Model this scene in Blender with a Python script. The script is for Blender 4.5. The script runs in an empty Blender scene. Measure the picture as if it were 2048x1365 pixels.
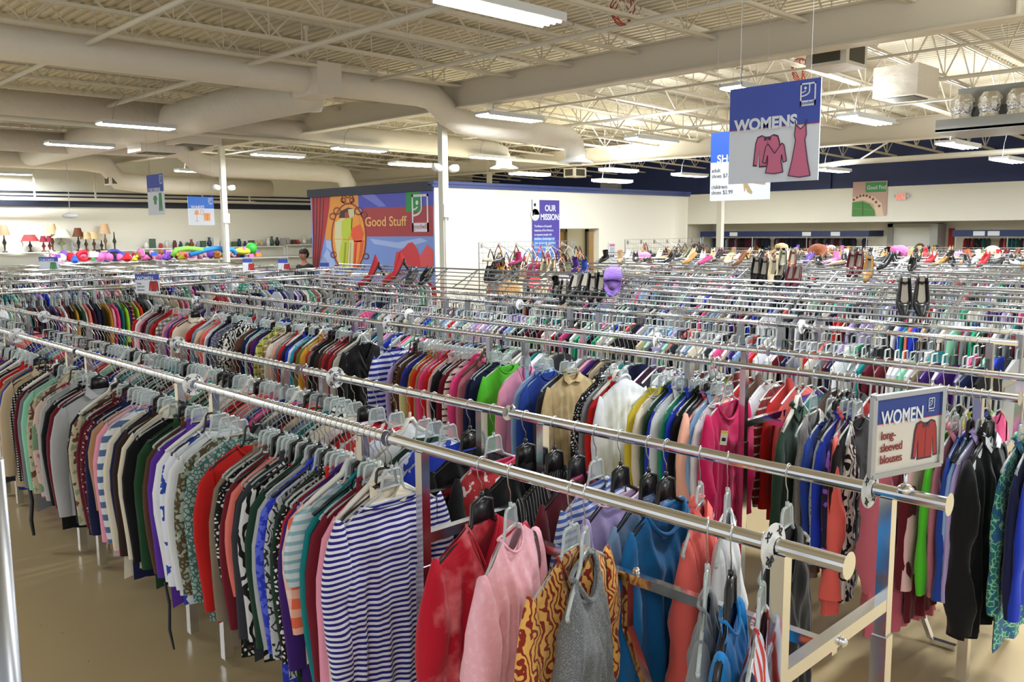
import bpy, math, random
from math import pi, sin, cos, sqrt, radians
from mathutils import Vector, Matrix
random.seed(7)
C = bpy.context.scene.collection
S = bpy.context.scene

# ------------------------------------------------------------------ camera
F, YAW, PITCH, ROLL, H = 1730.5, 1.526e-2, .126687, .007726, 2.0
_a = pi/4 + YAW
fv = Vector((cos(_a)*cos(PITCH), sin(_a)*cos(PITCH), -sin(PITCH)))
_r = Vector((sin(_a), -cos(_a), 0)); _d = fv.cross(_r)
rv = _r*cos(ROLL) + _d*sin(ROLL); dv = -_r*sin(ROLL) + _d*cos(ROLL)
EYE = Vector((0, 0, H))
cam = bpy.data.objects.new('camera', bpy.data.cameras.new('camera'))
C.objects.link(cam)
M = Matrix((rv, -dv, -fv)).transposed().to_4x4(); M.translation = EYE
cam.matrix_world = M
cam.data.sensor_width = 36; cam.data.lens = F/2048*36; cam.data.clip_start = .02; cam.data.clip_end = 200
S.camera = cam

def ray(x, y): return rv*(x-1024) + dv*(y-682.5) + fv*F
def onz(x, y, z): d = ray(x, y); return EYE + d*((z-H)/d.z)
def onx(x, y, X): d = ray(x, y); return EYE + d*(X/d.x)
def ony(x, y, Y): d = ray(x, y); return EYE + d*(Y/d.y)
def prj(p):
    v = Vector(p)-EYE; w = v.dot(fv); return 1024+F*v.dot(rv)/w, 682.5+F*v.dot(dv)/w, w
def yat(x, X, z):
    lo, hi = .2, 60
    for _ in range(50):
        m = (lo+hi)/2
        if prj((X, m, z))[0] > x: lo = m
        else: hi = m
    return lo

# ------------------------------------------------------------------ materials
MATS = {}
def lin(c): return tuple(((v/12.92) if v <= .04045 else ((v+.055)/1.055)**2.4) for v in c)
def hexc(h): return lin(tuple(int(h[i:i+2], 16)/255 for i in (0, 2, 4)))
def mat(name, col, rough=.6, metal=0, spec=.5, emit=0, alpha=1, bump=0, bscale=30, sheen=0, noise=0, nscale=4, clear=0):
    if name in MATS: return MATS[name]
    m = bpy.data.materials.new(name); m.use_nodes = True
    nt = m.node_tree; b = nt.nodes['Principled BSDF']
    c = hexc(col) if isinstance(col, str) else col
    b.inputs['Base Color'].default_value = (*c, 1); b.inputs['Roughness'].default_value = rough
    b.inputs['Metallic'].default_value = metal; b.inputs['Specular IOR Level'].default_value = spec
    b.inputs['Alpha'].default_value = alpha
    if clear: b.inputs['Coat Weight'].default_value = clear
    if sheen: b.inputs['Sheen Weight'].default_value = sheen
    if emit:
        b.inputs['Emission Color'].default_value = (*c, 1); b.inputs['Emission Strength'].default_value = emit
    tc = None
    if noise or bump:
        tc = nt.nodes.new('ShaderNodeTexCoord')
    if noise:
        n = nt.nodes.new('ShaderNodeTexNoise'); n.inputs['Scale'].default_value = nscale; n.inputs['Detail'].default_value = 4
        nt.links.new(tc.outputs['Object'], n.inputs['Vector'])
        mx = nt.nodes.new('ShaderNodeMix'); mx.data_type = 'RGBA'
        mx.inputs[6].default_value = (*[v*(1-noise) for v in c], 1); mx.inputs[7].default_value = (*[min(1, v*(1+noise)) for v in c], 1)
        nt.links.new(n.outputs['Fac'], mx.inputs[0]); nt.links.new(mx.outputs[2], b.inputs['Base Color'])
    if bump:
        n = nt.nodes.new('ShaderNodeTexNoise'); n.inputs['Scale'].default_value = bscale; n.inputs['Detail'].default_value = 3
        nt.links.new(tc.outputs['Object'], n.inputs['Vector'])
        bp = nt.nodes.new('ShaderNodeBump'); bp.inputs['Strength'].default_value = bump; bp.inputs['Distance'].default_value = .02
        nt.links.new(n.outputs['Fac'], bp.inputs['Height']); nt.links.new(bp.outputs['Normal'], b.inputs['Normal'])
    MATS[name] = m; return m

chrome = mat('chrome', (.78, .79, .8), .16, 1)
chromed = mat('satin_chrome', (.50, .515, .53), .33, 1)
steelw = mat('hook_wire', (.7, .71, .72), .25, 1)
white = mat('white_plastic', (.82, .83, .82), .45)
clearp = mat('clear_plastic', (.60, .67, .65), .12, spec=.9, alpha=.68)
panelp = mat('clear_panel', (.55, .62, .62), .08, spec=.9, alpha=.30)
blackp = mat('black_plastic', (.012, .012, .014), .3)
whitep = mat('cream_plastic', (.78, .76, .68), .35)
brownp = mat('brown_plastic', (.12, .06, .03), .4)
paint = mat('cream_paint', 'e2dac8', .55, bump=.05, bscale=8)
deckm = mat('deck_paint', 'dcd2ba', .6)
ductm = mat('duct_wrap', 'e6dfd2', .5, bump=1.0, bscale=5, noise=.04, nscale=3)
wallm = mat('wall_paint', 'efecdd', .7, noise=.02, nscale=.6)
wallw = mat('bulkhead_paint', 'f0f0e6', .7)
navy = mat('navy_paint', '16295e', .5)
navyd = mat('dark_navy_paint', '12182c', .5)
trimn = mat('blue_trim', '35457f', .4)
wood = mat('door_wood', 'a87a3a', .5, noise=.15, nscale=3)
dframe = mat('door_frame_paint', '5c5340', .5)
greym = mat('grey_metal', 'a2a5a4', .4)
dark = mat('dark_void', '0a0b10', .8)
signw = mat('sign_white', 'dfe5ee', .5)
signb = mat('sign_blue', '3a4fae', .45)
signb2 = mat('sign_bright_blue', '1f5fd0', .45)
inkg = mat('grey_ink', '6a6a66', .6)
pinkink = mat('pink_ink', 'cf6f90', .6); outl = mat('outline_ink', '4a2f4a', .6)
redink = mat('red_ink', 'b42a28', .6); darkred = mat('dark_red_ink', '7c1a1c', .6)

def nodesetup(name, rough=.85):
    m = bpy.data.materials.new(name); m.use_nodes = True
    nt = m.node_tree; b = nt.nodes['Principled BSDF']; b.inputs['Roughness'].default_value = rough
    b.inputs['Specular IOR Level'].default_value = .25
    tc = nt.nodes.new('ShaderNodeTexCoord'); MATS[name] = m
    return m, nt, b, tc
def fabric(name, c1, kind='solid', c2='ffffff', sc=30, duty=.5, c3=None, rough=.85, sheen=.15):
    if name in MATS: return MATS[name]
    m, nt, b, tc = nodesetup(name, rough); L = nt.links.new; N = nt.nodes.new
    b.inputs['Sheen Weight'].default_value = sheen
    A, B = (*hexc(c1), 1), (*hexc(c2), 1)
    b.inputs['Base Color'].default_value = A
    def math(op, a, v=None):
        n = N('ShaderNodeMath'); n.operation = op
        if hasattr(a, 'links'): L(a, n.inputs[0])
        else: n.inputs[0].default_value = a
        if v is not None:
            if hasattr(v, 'links'): L(v, n.inputs[1])
            else: n.inputs[1].default_value = v
        return n.outputs[0]
    def mix(f, a, c):
        n = N('ShaderNodeMix'); n.data_type = 'RGBA'; L(f, n.inputs[0])
        for i, v in ((6, a), (7, c)):
            if hasattr(v, 'links'): L(v, n.inputs[i])
            else: n.inputs[i].default_value = v
        return n.outputs[2]
    sp = N('ShaderNodeSeparateXYZ'); L(tc.outputs['Object'], sp.inputs[0])
    def stripes(ax, s, d): return math('LESS_THAN', math('FRACT', math('MULTIPLY', sp.outputs[ax], s)), d)
    nz = N('ShaderNodeTexNoise'); nz.inputs['Scale'].default_value = 9; nz.inputs['Detail'].default_value = 3; L(tc.outputs['Object'], nz.inputs['Vector'])
    bp = N('ShaderNodeBump'); bp.inputs['Strength'].default_value = .35; bp.inputs['Distance'].default_value = .02
    L(nz.outputs['Fac'], bp.inputs['Height']); L(bp.outputs['Normal'], b.inputs['Normal'])
    out = None
    if kind == 'hs': out = mix(stripes(2, sc, duty), A, B)
    elif kind == 'vs': out = mix(stripes(0, sc, duty), A, B)
    elif kind == 'plaid':
        m1 = mix(stripes(2, sc, duty), A, B); C3 = (*hexc(c3 or c2), 1)
        n = N('ShaderNodeMix'); n.data_type = 'RGBA'; L(math('MULTIPLY', stripes(0, sc, duty), .55), n.inputs[0]); L(m1, n.inputs[6]); n.inputs[7].default_value = C3
        out = n.outputs[2]
    elif kind == 'grid':
        f = math('MAXIMUM', stripes(0, sc, duty), stripes(2, sc, duty)); out = mix(f, A, B)
    elif kind in ('floral', 'dots', 'cells'):
        v = N('ShaderNodeTexVoronoi'); v.inputs['Scale'].default_value = sc; L(tc.outputs['Object'], v.inputs['Vector'])
        if kind == 'cells': v.feature = 'DISTANCE_TO_EDGE'
        f = math('LESS_THAN', v.outputs['Distance'], duty); out = mix(f, A, B)
        if c3:
            v2 = N('ShaderNodeTexNoise'); v2.inputs['Scale'].default_value = sc*.5; L(tc.outputs['Object'], v2.inputs['Vector'])
            out = mix(math('GREATER_THAN', v2.outputs['Fac'], .56), out, (*hexc(c3), 1))
    elif kind == 'zebra':
        w = N('ShaderNodeTexWave'); w.inputs['Scale'].default_value = sc; w.inputs['Distortion'].default_value = 14; w.inputs['Detail'].default_value = 2; w.inputs['Detail Scale'].default_value = 1.4
        L(tc.outputs['Object'], w.inputs['Vector']); out = mix(math('GREATER_THAN', w.outputs['Fac'], duty), A, B)
    elif kind == 'speck':
        n2 = N('ShaderNodeTexNoise'); n2.inputs['Scale'].default_value = sc; n2.inputs['Detail'].default_value = 5; L(tc.outputs['Object'], n2.inputs['Vector'])
        out = mix(math('GREATER_THAN', n2.outputs['Fac'], duty), A, B)
        if c3: out = mix(math('LESS_THAN', n2.outputs['Fac'], .4), out, (*hexc(c3), 1))
    elif kind == 'block': out = mix(math('LESS_THAN', sp.outputs[2], duty), A, B)
    elif kind == 'velvet':
        n2 = N('ShaderNodeTexNoise'); n2.inputs['Scale'].default_value = sc; n2.inputs['Detail'].default_value = 6; L(tc.outputs['Object'], n2.inputs['Vector'])
        cr = N('ShaderNodeMapRange'); cr.inputs['From Min'].default_value = .5; cr.inputs['From Max'].default_value = .75; L(n2.outputs['Fac'], cr.inputs['Value'])
        out = mix(cr.outputs['Result'], A, B)
    if out is not None: L(out, b.inputs['Base Color'])
    return m
# colour word, hex
SOL = dict(red='c41f1c', scarlet='d8301f', burgundy='5e1020', maroon='6d1626', navy='151c46', blue='20419a', royal_blue='1f3cc0', light_blue='8fb4de', steel_blue='7792b4', aqua='9fdad6', teal='0f7f83', turquoise='18a8a0',
  cyan='1fa3c4', green='4fbf2a', emerald='0f9a6a', dark_green='1c3c2c', forest_green='20462a', olive='6f7430', mint='8fd6b4', lime='a6e02a', yellow='e6d040', gold='cf9a2c', mustard='c08a28', orange='f0622a', peach='f0b49c', coral='ee6a62', salmon='ea7a6e',
  pink='ee9cb4', hot_pink='ee4d90', magenta='d2185e', dusty_pink='c97c8c', light_pink='f4c6cc', purple='3c1a6a', violet='5a30a0', lavender='b6a4d8', plum='4a1c3c', brown='5c3a2c', dark_brown='33221c', tan='b08a66', beige='cbb594', cream='e6dcc6',
  white='eceef2', light_grey='b4b6b8', grey='7c7f84', charcoal='33363c', black='0e0e12', taupe='857766', camel='b5813f', off_white='ddd8cc', rose='c8687a', azure='1684cc', denim='3c5a88')
def sol(n): return fabric(n+'_cloth', SOL[n])
PAT = {
 'blue_and_white_striped': ('e8e8f2', 'hs', '23237e', 52, .5), 'wide_blue_and_white_striped': ('dfe2f0', 'hs', '1f2f8f', 24, .5), 'black_pinstriped': ('101014', 'vs', 'a8a8a8', 70, .15),
 'red_and_white_striped': ('e8e0dc', 'hs', 'c03030', 34, .5), 'pale_blue_striped': ('d4dce0', 'hs', '8fb6c4', 30, .4), 'blue_striped': ('d6dcea', 'hs', '4a68b0', 40, .5),
 'orange_plaid': ('ee6a4a', 'plaid', 'f2b09a', 14, .45, 'f0e6e2'), 'grey_plaid': ('8d918c', 'plaid', 'e0e2dc', 22, .5, '4c504c'), 'yellow_plaid': ('b8ba48', 'plaid', '6a7030', 16, .25, 'e4e6a0'), 'brown_plaid': ('a88452', 'plaid', 'e0cfae', 20, .3, '5c4428'),
 'pink_and_blue_plaid': ('a8b4da', 'plaid', 'b02468', 26, .5, 'c04a86'), 'red_plaid': ('8c1c20', 'plaid', 'd8cfc4', 20, .2, '2a2a30'), 'pink_windowpane': ('e2c8dc', 'grid', '2a2030', 14, .08),
 'black_and_white_floral': ('e4e2de', 'cells', '121214', 34, .14), 'black_and_white_leopard': ('eae8e2', 'cells', '141416', 50, .22), 'zebra_print': ('e8e4da', 'zebra', '16161a', 9, .5), 'black_and_white_abstract': ('dcdcdc', 'zebra', '101014', 6, .55),
 'grey_sketch_print': ('b9bcbe', 'zebra', '2c2c32', 16, .72), 'red_and_black_abstract': ('17161c', 'speck', 'cc2a40', 11, .56, 'd8b8b8'), 'brown_striped': ('5a4238', 'hs', 'd8d0c8', 17, .12), 'paisley_green_and_brown': ('8f9f90', 'cells', '5c4c34', 42, .16, 'b4bcae'),
 'leopard_print': ('b99a66', 'cells', '2a1c14', 44, .18), 'blue_floral': ('eceef6', 'speck', '2c4cae', 13, .56), 'black_floral': ('101016', 'speck', 'd4d2c4', 24, .64), 'beige_floral': ('c3b89c', 'speck', '6c4438', 14, .55, '8c9a7c'), 'pink_floral': ('d8c0b4', 'speck', 'c86a7c', 9, .56, '7c9474'),
 'blue_striped_knit': ('dfe4ea', 'hs', '54709c', 15, .48), 'dotted_maroon': ('5a1424', 'dots', 'd8a0a4', 55, .3), 'black_speckled_fringe': ('0c0f12', 'speck', 'a8bcc0', 45, .64), 'houndstooth': ('d0d0cc', 'grid', '1a1a1e', 60, .5), 'cream_zigzag': ('ece4da', 'hs', '4c3a34', 22, .3),
 'gold_brocade': ('c2a97c', 'velvet', 'e0d0a6', 14, .5), 'navy_colour_block': ('24308a', 'block', 'dfe0a8', 0, -.42), 'purple_print': ('221838', 'speck', '8a5ac4', 26, .56), 'teal_paisley': ('1d7478', 'cells', '8fc6a0', 40, .08, '2a5c8a'), 'blue_and_green_print': ('2a62c8', 'dots', '8ccc40', 12, .42, 'd8ecf4'),
 'orange_ethnic_print': ('e8b05a', 'zebra', '8c2a1c', 13, .62, 'e0623a'), 'red_velvet': ('b8142c', 'velvet', 'ee8a8e', 9, .5), 'multicolour_striped': ('d8d8ea', 'vs', 'c04034', 38, .4), 'navy_multicolour_striped': ('1a1a44', 'hs', 'd86a34', 26, .35, ),
 'grey_marl_sweater': ('6a6d70', 'speck', '94989a', 320, .56), 'grey_patterned': ('9a9aa8', 'cells', '5c5c70', 40, .15), 'red_and_white_print': ('b82a30', 'speck', 'eedcdc', 24, .58), 'heather_grey': ('a29c96', 'speck', 'c2bcb4', 300, .55), 'blue_ruffled': ('2c3cc0', 'speck', '5a6ae0', 40, .5), 'white_textured': ('dfe5f4', 'velvet', 'eef2ff', 20, .5), 'burgundy_pattern': ('6c2430', 'cells', 'c8a0a0', 36, .12),
 'grey_dotted': ('a6aeb8', 'dots', '5c6674', 60, .3), 'teal_lace': ('9cb2a8', 'cells', '3c6c68', 55, .12), 'magenta_ribbed': ('d41c62', 'hs', 'c41656', 120, .5), 'lace_pink': ('f2b4c2', 'velvet', 'f8ccd4', 60, .5)}
def pt(n):
    p = PAT[n]; c3 = p[5] if len(p) > 5 else None
    return fabric(n+'_cloth', p[0], p[1], p[2], p[3], p[4], c3)
def cloth(n): return sol(n) if n in SOL else pt(n)
def word(n): return n.replace('_', ' ')

# ------------------------------------------------------------------ mesh helpers
class MB:
    def __init__(s): s.v = []; s.f = []; s.c = None; s.cl = []
    def add(s, vs, fs, col=None):
        o = len(s.v); s.v += [tuple(v) for v in vs]; s.f += [tuple(i+o for i in f) for f in fs]
        if s.c is not None: s.cl += [col]*len(vs)
        return s
    def box(s, a, b, col=None):
        x0, y0, z0 = a; x1, y1, z1 = b
        return s.add([(x0,y0,z0),(x1,y0,z0),(x1,y1,z0),(x0,y1,z0),(x0,y0,z1),(x1,y0,z1),(x1,y1,z1),(x0,y1,z1)],
              [(0,3,2,1),(4,5,6,7),(0,1,5,4),(1,2,6,5),(2,3,7,6),(3,0,4,7)], col)
    def cbox(s, c, d, col=None): return s.box((c[0]-d[0]/2,c[1]-d[1]/2,c[2]-d[2]/2),(c[0]+d[0]/2,c[1]+d[1]/2,c[2]+d[2]/2), col)
    def tube(s, pts, r, n=8, cap=True, col=None, flat=1):
        pts = [Vector(p) for p in pts]; vs = []; fs = []; k = len(pts)
        rr = r if isinstance(r, (list, tuple)) else [r]*k
        up = None
        for i, p in enumerate(pts):
            t = (pts[min(i+1, k-1)]-pts[max(i-1, 0)]).normalized()
            if up is None: up = Vector((0,0,1)) if abs(t.z) < .9 else Vector((1,0,0))
            a = t.cross(up)
            if a.length < 1e-4: a = t.cross(Vector((0,1,0)))
            a.normalize(); b = a.cross(t).normalized(); up = b
            for j in range(n):
                th = 2*pi*j/n; vs.append(p + a*cos(th)*rr[i] + b*sin(th)*rr[i]*flat)
        for i in range(k-1):
            for j in range(n):
                j2 = (j+1) % n; fs.append((i*n+j, i*n+j2, (i+1)*n+j2, (i+1)*n+j))
        if cap: fs += [tuple(range(n))[::-1], tuple(range((k-1)*n, k*n))]
        return s.add(vs, fs, col)
    def bar(s, p, q, w, h, col=None):
        p, q = Vector(p), Vector(q); t = (q-p).normalized(); a = t.cross(Vector((0,0,1)))
        if a.length < 1e-3: a = Vector((1,0,0))
        a.normalize(); b = a.cross(t).normalized(); vs = []
        for o in (p, q):
            for u, v in ((-1,-1),(1,-1),(1,1),(-1,1)): vs.append(o + a*u*w/2 + b*v*h/2)
        return s.add(vs, [(0,1,2,3),(7,6,5,4),(0,4,5,1),(1,5,6,2),(2,6,7,3),(3,7,4,0)], col)
    def lathe(s, prof, n=16, c=(0,0,0), col=None, sx=1, sy=1):
        vs = []; fs = []; k = len(prof)
        for r, z in prof:
            for j in range(n): vs.append((c[0]+r*cos(2*pi*j/n)*sx, c[1]+r*sin(2*pi*j/n)*sy, c[2]+z))
        for i in range(k-1):
            for j in range(n): fs.append((i*n+j, i*n+(j+1) % n, (i+1)*n+(j+1) % n, (i+1)*n+j))
        if prof[0][0] > 1e-5: fs.append(tuple(range(n))[::-1])
        if prof[-1][0] > 1e-5: fs.append(tuple(range((k-1)*n, k*n)))
        return s.add(vs, fs, col)
    def ball(s, c, r, n=12, m=7, col=None, sx=1, sy=1, sz=1):
        return s.lathe([(max(r*sin(pi*i/m), 1e-4), -r*cos(pi*i/m)*sz) for i in range(m+1)], n, c, col, sx, sy)
    def mesh(s, name, smooth=False):
        me = bpy.data.meshes.new(name); me.from_pydata(s.v, [], s.f)
        if smooth: me.polygons.foreach_set('use_smooth', [True]*len(me.polygons))
        if s.c is not None:
            at = me.color_attributes.new('Col', 'FLOAT_COLOR', 'POINT')
            flat = []
            for c in s.cl: flat += [*c, 1]
            at.data.foreach_set('color', flat)
        me.update(); return me
    def build(s, name, m, parent=None, smooth=False, loc=None):
        me = s.mesh(name, smooth)
        if m: me.materials.append(m)
        return link(name, me, parent, loc)
def link(name, data, parent=None, loc=None):
    o = bpy.data.objects.new(name, data); C.objects.link(o)
    if parent: o.parent = parent
    if loc is not None: o.location = loc
    return o
def tag(o, label, cat, group=None, kind=None):
    o['label'] = label; o['category'] = cat
    if group: o['group'] = group
    if kind: o['kind'] = kind
    return o
def thing(name, label, cat, loc=(0,0,0), rz=0, group=None):
    o = bpy.data.objects.new(name, None); o.empty_display_size = .1; C.objects.link(o)
    o.location = loc; o.rotation_euler = (0, 0, rz); return tag(o, label, cat, group)
def struct(o, label=None):
    o['kind'] = 'structure'
    if label: o['label'] = label
    return o
def text(s, parent, m, loc, size, rot, sx=1, name='lettering', al='LEFT', bold=0):
    cu = bpy.data.curves.new(name, 'FONT'); cu.body = s; cu.size = size; cu.extrude = .0006; cu.align_x = al; cu.offset = bold
    cu.materials.append(m); o = bpy.data.objects.new(name, cu); C.objects.link(o); o.parent = parent
    o.location = loc; o.rotation_euler = rot; o.scale = (sx, 1, 1); return o

class Art:
    """flat printed board: u to the right, v down from the top-left corner, both in metres; built in local XZ, facing -Y"""
    def __init__(s, root): s.root = root; s.lay = {}
    def poly(s, pts, m, k=1, name='print'):
        mb = s.lay.setdefault((name, m.name), (MB(), m))[0]
        y = -.0008*k - .0006; n = len(pts)
        mb.add([(u, y, -v) for u, v in pts], [tuple(range(n))])
    def rect(s, u, v, w, h, m, k=1, name='print'): s.poly([(u,v),(u+w,v),(u+w,v+h),(u,v+h)], m, k, name)
    def disc(s, u, v, r, m, k=1, ry=None, name='print', n=18): s.poly([(u+r*cos(2*pi*i/n), v+(ry or r)*sin(2*pi*i/n)) for i in range(n)], m, k, name)
    def line(s, pts, w, m, k=1, name='print'):
        for (a, b), (c, d) in zip(pts, pts[1:]):
            L = math.hypot(c-a, d-b) or 1; nx, ny = -(d-b)/L*w/2, (c-a)/L*w/2
            s.poly([(a+nx,b+ny),(c+nx,d+ny),(c-nx,d-ny),(a-nx,b-ny)], m, k, name)
    def text(s, t, u, v, size, m, k=3, sx=1, al='LEFT', bold=0):
        return text(t, s.root, m, (u, -.0008*k-.0006, -v), size, (pi/2, 0, 0), sx, al=al, bold=bold)
    def logo(s, u, v, w, h, wm, bg, k=3):
        t = w*.09
        for r in ((u,v,w,t),(u,v,t,h),(u+w-t,v,t,h),(u,v+h*.76,w,h*.24)): s.rect(*r, wm, k, 'emblem')
        # half face: vertical stroke curving round to the bottom-left, an eye and a smile
        cx, r = u+t, w*.5
        pts = [(cx+r, v+t)] + [(cx+r*cos(a), v+h*.36+h*.2*sin(a)) for a in [i*pi/2/8 for i in range(9)]]
        s.line(pts, t*.9, wm, k, 'emblem'); s.disc(u+w*.33, v+h*.22, w*.085, wm, k+1, name='emblem')
        s.line([(u+t, v+h*.40), (u+w*.22, v+h*.39), (u+w*.36, v+h*.33)], t*.7, wm, k, 'emblem')
        s.text('goodwill', u+w*.5, v+h*.92, w*.27, bg, k+2, .95, 'CENTER')
    def done(s):
        for (name, _), (mb, m) in s.lay.items(): mb.build(name, m, s.root)
# ------------------------------------------------------------------ room shell
GX, GX2, WX, WY = 9.6, 18.2, 24.0, 27.0          # girder lines, right wall, far left wall
def drop(x): return -.029*max(0, x-GX)
floorm = mat('floor_concrete', 'b8a47c', .28, noise=.08, nscale=1.2, spec=.45)
nt = floorm.node_tree; b = nt.nodes['Principled BSDF']
mx = [n for n in nt.nodes if n.type == 'MIX'][0]; tc = [n for n in nt.nodes if n.type == 'TEX_COORD'][0]
v = nt.nodes.new('ShaderNodeTexNoise'); v.inputs['Scale'].default_value = 22; v.inputs['Detail'].default_value = 6; nt.links.new(tc.outputs['Object'], v.inputs['Vector'])
g = nt.nodes.new('ShaderNodeMath'); g.operation = 'GREATER_THAN'; g.inputs[1].default_value = .735; nt.links.new(v.outputs['Fac'], g.inputs[0])
m2 = nt.nodes.new('ShaderNodeMix'); m2.data_type = 'RGBA'; nt.links.new(g.outputs[0], m2.inputs[0]); nt.links.new(mx.outputs[2], m2.inputs[6]); m2.inputs[7].default_value = (.14, .1, .07, 1)
nt.links.new(m2.outputs[2], b.inputs['Base Color'])
struct(MB().box((-5,-5,-.1),(26,28,0)).build('floor', floorm))

# corrugated roof deck, ribs along Y
mb = MB(); x = -3.0; prof = []
while x < 25.6:
    for dx, dz in ((0, .04), (.055, .04), (.075, 0), (.13, 0)): prof.append((x+dx, 4.97+dz+drop(x)))
    x += .15
vs = []; 
for px, pz in prof: vs += [(px, -3, pz), (px, 28, pz), (px, 28, pz+.02), (px, -3, pz+.02)]
fs = []
for i in range(len(prof)-1):
    a, c = i*4, i*4+4; fs += [(a, a+1, c+1, c), (a+3, c+3, c+2, a+2)]
struct(mb.add(vs, fs).build('ceiling', deckm))

# walls
struct(MB().box((-5, WY, 0), (26, WY+.2, 4.9)).build('wall_far_left', wallm))
struct(MB().box((WX, -5, 2.17), (WX+1.9, 20.5, 3.12)).build('wall_bulkhead', wallw))
struct(MB().box((WX, -5, 3.12), (WX+.25, 28, 4.95)).build('wall_blue_band', navy))
struct(MB().box((WX+1.7, -5, 0), (WX+1.9, 28, 3.2)).build('wall_right', wallm))
struct(MB().box((WX+.02, 16.6, 0), (WX+1.7, 16.8, 2.2)).build('wall_recess_side', wallm))
struct(MB().box((WX-.06, 11.6, 3.12), (WX-.002, 13.6, 3.95)).build('wall_blue_box', navy))
# dark bands on the far left wall
struct(MB().box((-5, WY-.05, 2.78), (26, WY-.002, 2.95)).build('trim_1', navyd))
struct(MB().box((-5, WY-.04, 3.03), (26, WY-.002, 3.09)).build('trim_2', navyd))
struct(MB().box((-5, WY-.04, 3.16), (26, WY-.002, 3.21)).build('trim_3', navyd))
mb = MB(); x = 1.0
struct(MB().box((0, WY-.5, 2.95), (14, WY-.44, 3.03)).build('trim_4', paint))
while x < 14:
    struct(MB().box((x, WY-.5, 3.03), (x+.04, WY-.46, 4.7)).build('trim_5', paint)); x += 1.6
# partition block with restrooms alcove
PX, PY, PX2, PY2, PZ = 10.07, 12.38, 18.05, 16.6, 2.86
struct(MB().box((PX, PY, 0), (PX+.15, PY2, PZ)).build('wall_partition_mural', wallm))
struct(MB().box((PX+.15, PY, 0), (13.43, PY+.15, PZ)).build('wall_partition_front', wallm))
struct(MB().box((14.69, PY, 0), (PX2, PY+.15, PZ)).build('wall_partition_end', wallm))
struct(MB().box((13.43, PY, 2.04), (14.69, PY+.15, PZ)).build('wall_partition_header', wallm))
struct(MB().box((13.3, PY+.85, 0), (16.2, PY+1.0, 2.9)).build('wall_alcove', mat('alcove_paint', 'd6cfb8', .7)))
struct(MB().box((13.28, PY+.15, 0), (13.43, PY+.85, 2.86)).build('wall_alcove_side', wallm))
struct(MB().box((PX2-.15, PY+.15, 0), (PX2, PY2, PZ)).build('wall_partition_side', wallm))
struct(MB().box((PX, PY2-.15, 0), (PX2, PY2, PZ)).build('wall_partition_back', wallm))
struct(MB().box((PX-.05, PY-.05, PZ), (PX2+.05, PY+.1, PZ+.05)).box((PX-.05, PY-.03, PZ-.06), (PX2+.05, PY-.001, PZ)).build('trim_6', trimn))
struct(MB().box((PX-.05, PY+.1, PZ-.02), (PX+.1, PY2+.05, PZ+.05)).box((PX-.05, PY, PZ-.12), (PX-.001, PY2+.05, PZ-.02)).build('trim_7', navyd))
for i, dx in enumerate((13.46, 15.20)):
    d = struct(MB().box((dx+.06, PY+.80, 0), (dx+1.0, PY+.84, 1.97)).build('door_%d' % (i+1), wood))
    MB().box((dx, PY+.78, 0), (dx+.06, PY+.85, 2.03)).box((dx+1.0, PY+.78, 0), (dx+1.06, PY+.85, 2.03)).box((dx, PY+.78, 1.97), (dx+1.06, PY+.85, 2.03)).build('door_frame', dframe, d)
    MB().tube([(dx+.9, PY+.80, 1.0), (dx+.9, PY+.75, 1.0), (dx+.78, PY+.75, 1.0)], .012).build('door_handle', chrome, d)
# roller door and its frame in the right wall, tall cabinet beside it
d = struct(MB().box((WX+1.62, 9.25, 0), (WX+1.68, 10.45, 2.02)).build('door_3', mat('roller_door', 'dfe2dc', .4)))
MB().box((WX+1.55, 9.1, 0), (WX+1.7, 9.25, 2.12)).box((WX+1.55, 10.45, 0), (WX+1.7, 10.6, 2.12)).box((WX+1.55, 9.1, 2.02), (WX+1.7, 10.6, 2.12)).build('door_frame', greym, d)

# girders and columns
def girder(X, z0, name):
    h = .44
    o = struct(MB().box((X-.12, -3, z0), (X+.12, 26.9, z0+.025)).box((X-.012, -3, z0+.02), (X+.012, 26.9, z0+h)).box((X-.12, -3, z0+h-.02), (X+.12, 26.9, z0+h)).build(name, paint))
    st = MB()
    for y in (2.8, 11.55, 19.7): st.box((X-.11, y-.01, z0+.025), (X+.11, y+.01, z0+h-.02))
    st.build('stiffener', paint, o); return o
girder(GX, 4.0, 'ceiling_beam'); girder(GX2, 3.76, 'ceiling_beam')
for X, Y, z, w in ((GX, 11.55, 4.0, .12), (GX, 19.7, 4.0, .12), (GX2, 11.55, 3.76, .13), (GX2, 19.7, 3.76, .12), (GX, 2.9, 4.0, 0)):
    if not w: continue
    o = struct(MB().box((X-w/2, Y-w/2, 0), (X+w/2, Y+w/2, z-.02)).box((X-w, Y-w, z-.02), (X+w, Y+w, z)).build('column', mat('column_paint', 'e2dfd0', .5)))
    if X == GX:
        MB().box((X-w/2-.02, Y-w/2-.05, 2.24), (X+w/2+.02, Y-w/2, 2.46)).build('junction_box', white, o)
        MB().tube([(X-.03, Y-w/2-.02, 2.24), (X-.03, Y-w/2-.02, .1)], .012).build('conduit', white, o)
    if X == GX:
        for k in (-1, 1):
            l = MB(); l.lathe([(.0, 0), (.055, .01), (.07, .08), (.06, .16), (0, .17)], 14)
            lo = l.build('emergency_lamp', white, o, smooth=True, loc=(X-.1*k-.02, Y-w/2-.03, 3.05)); lo.rotation_euler = (0, radians(-80*k), 0)

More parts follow.
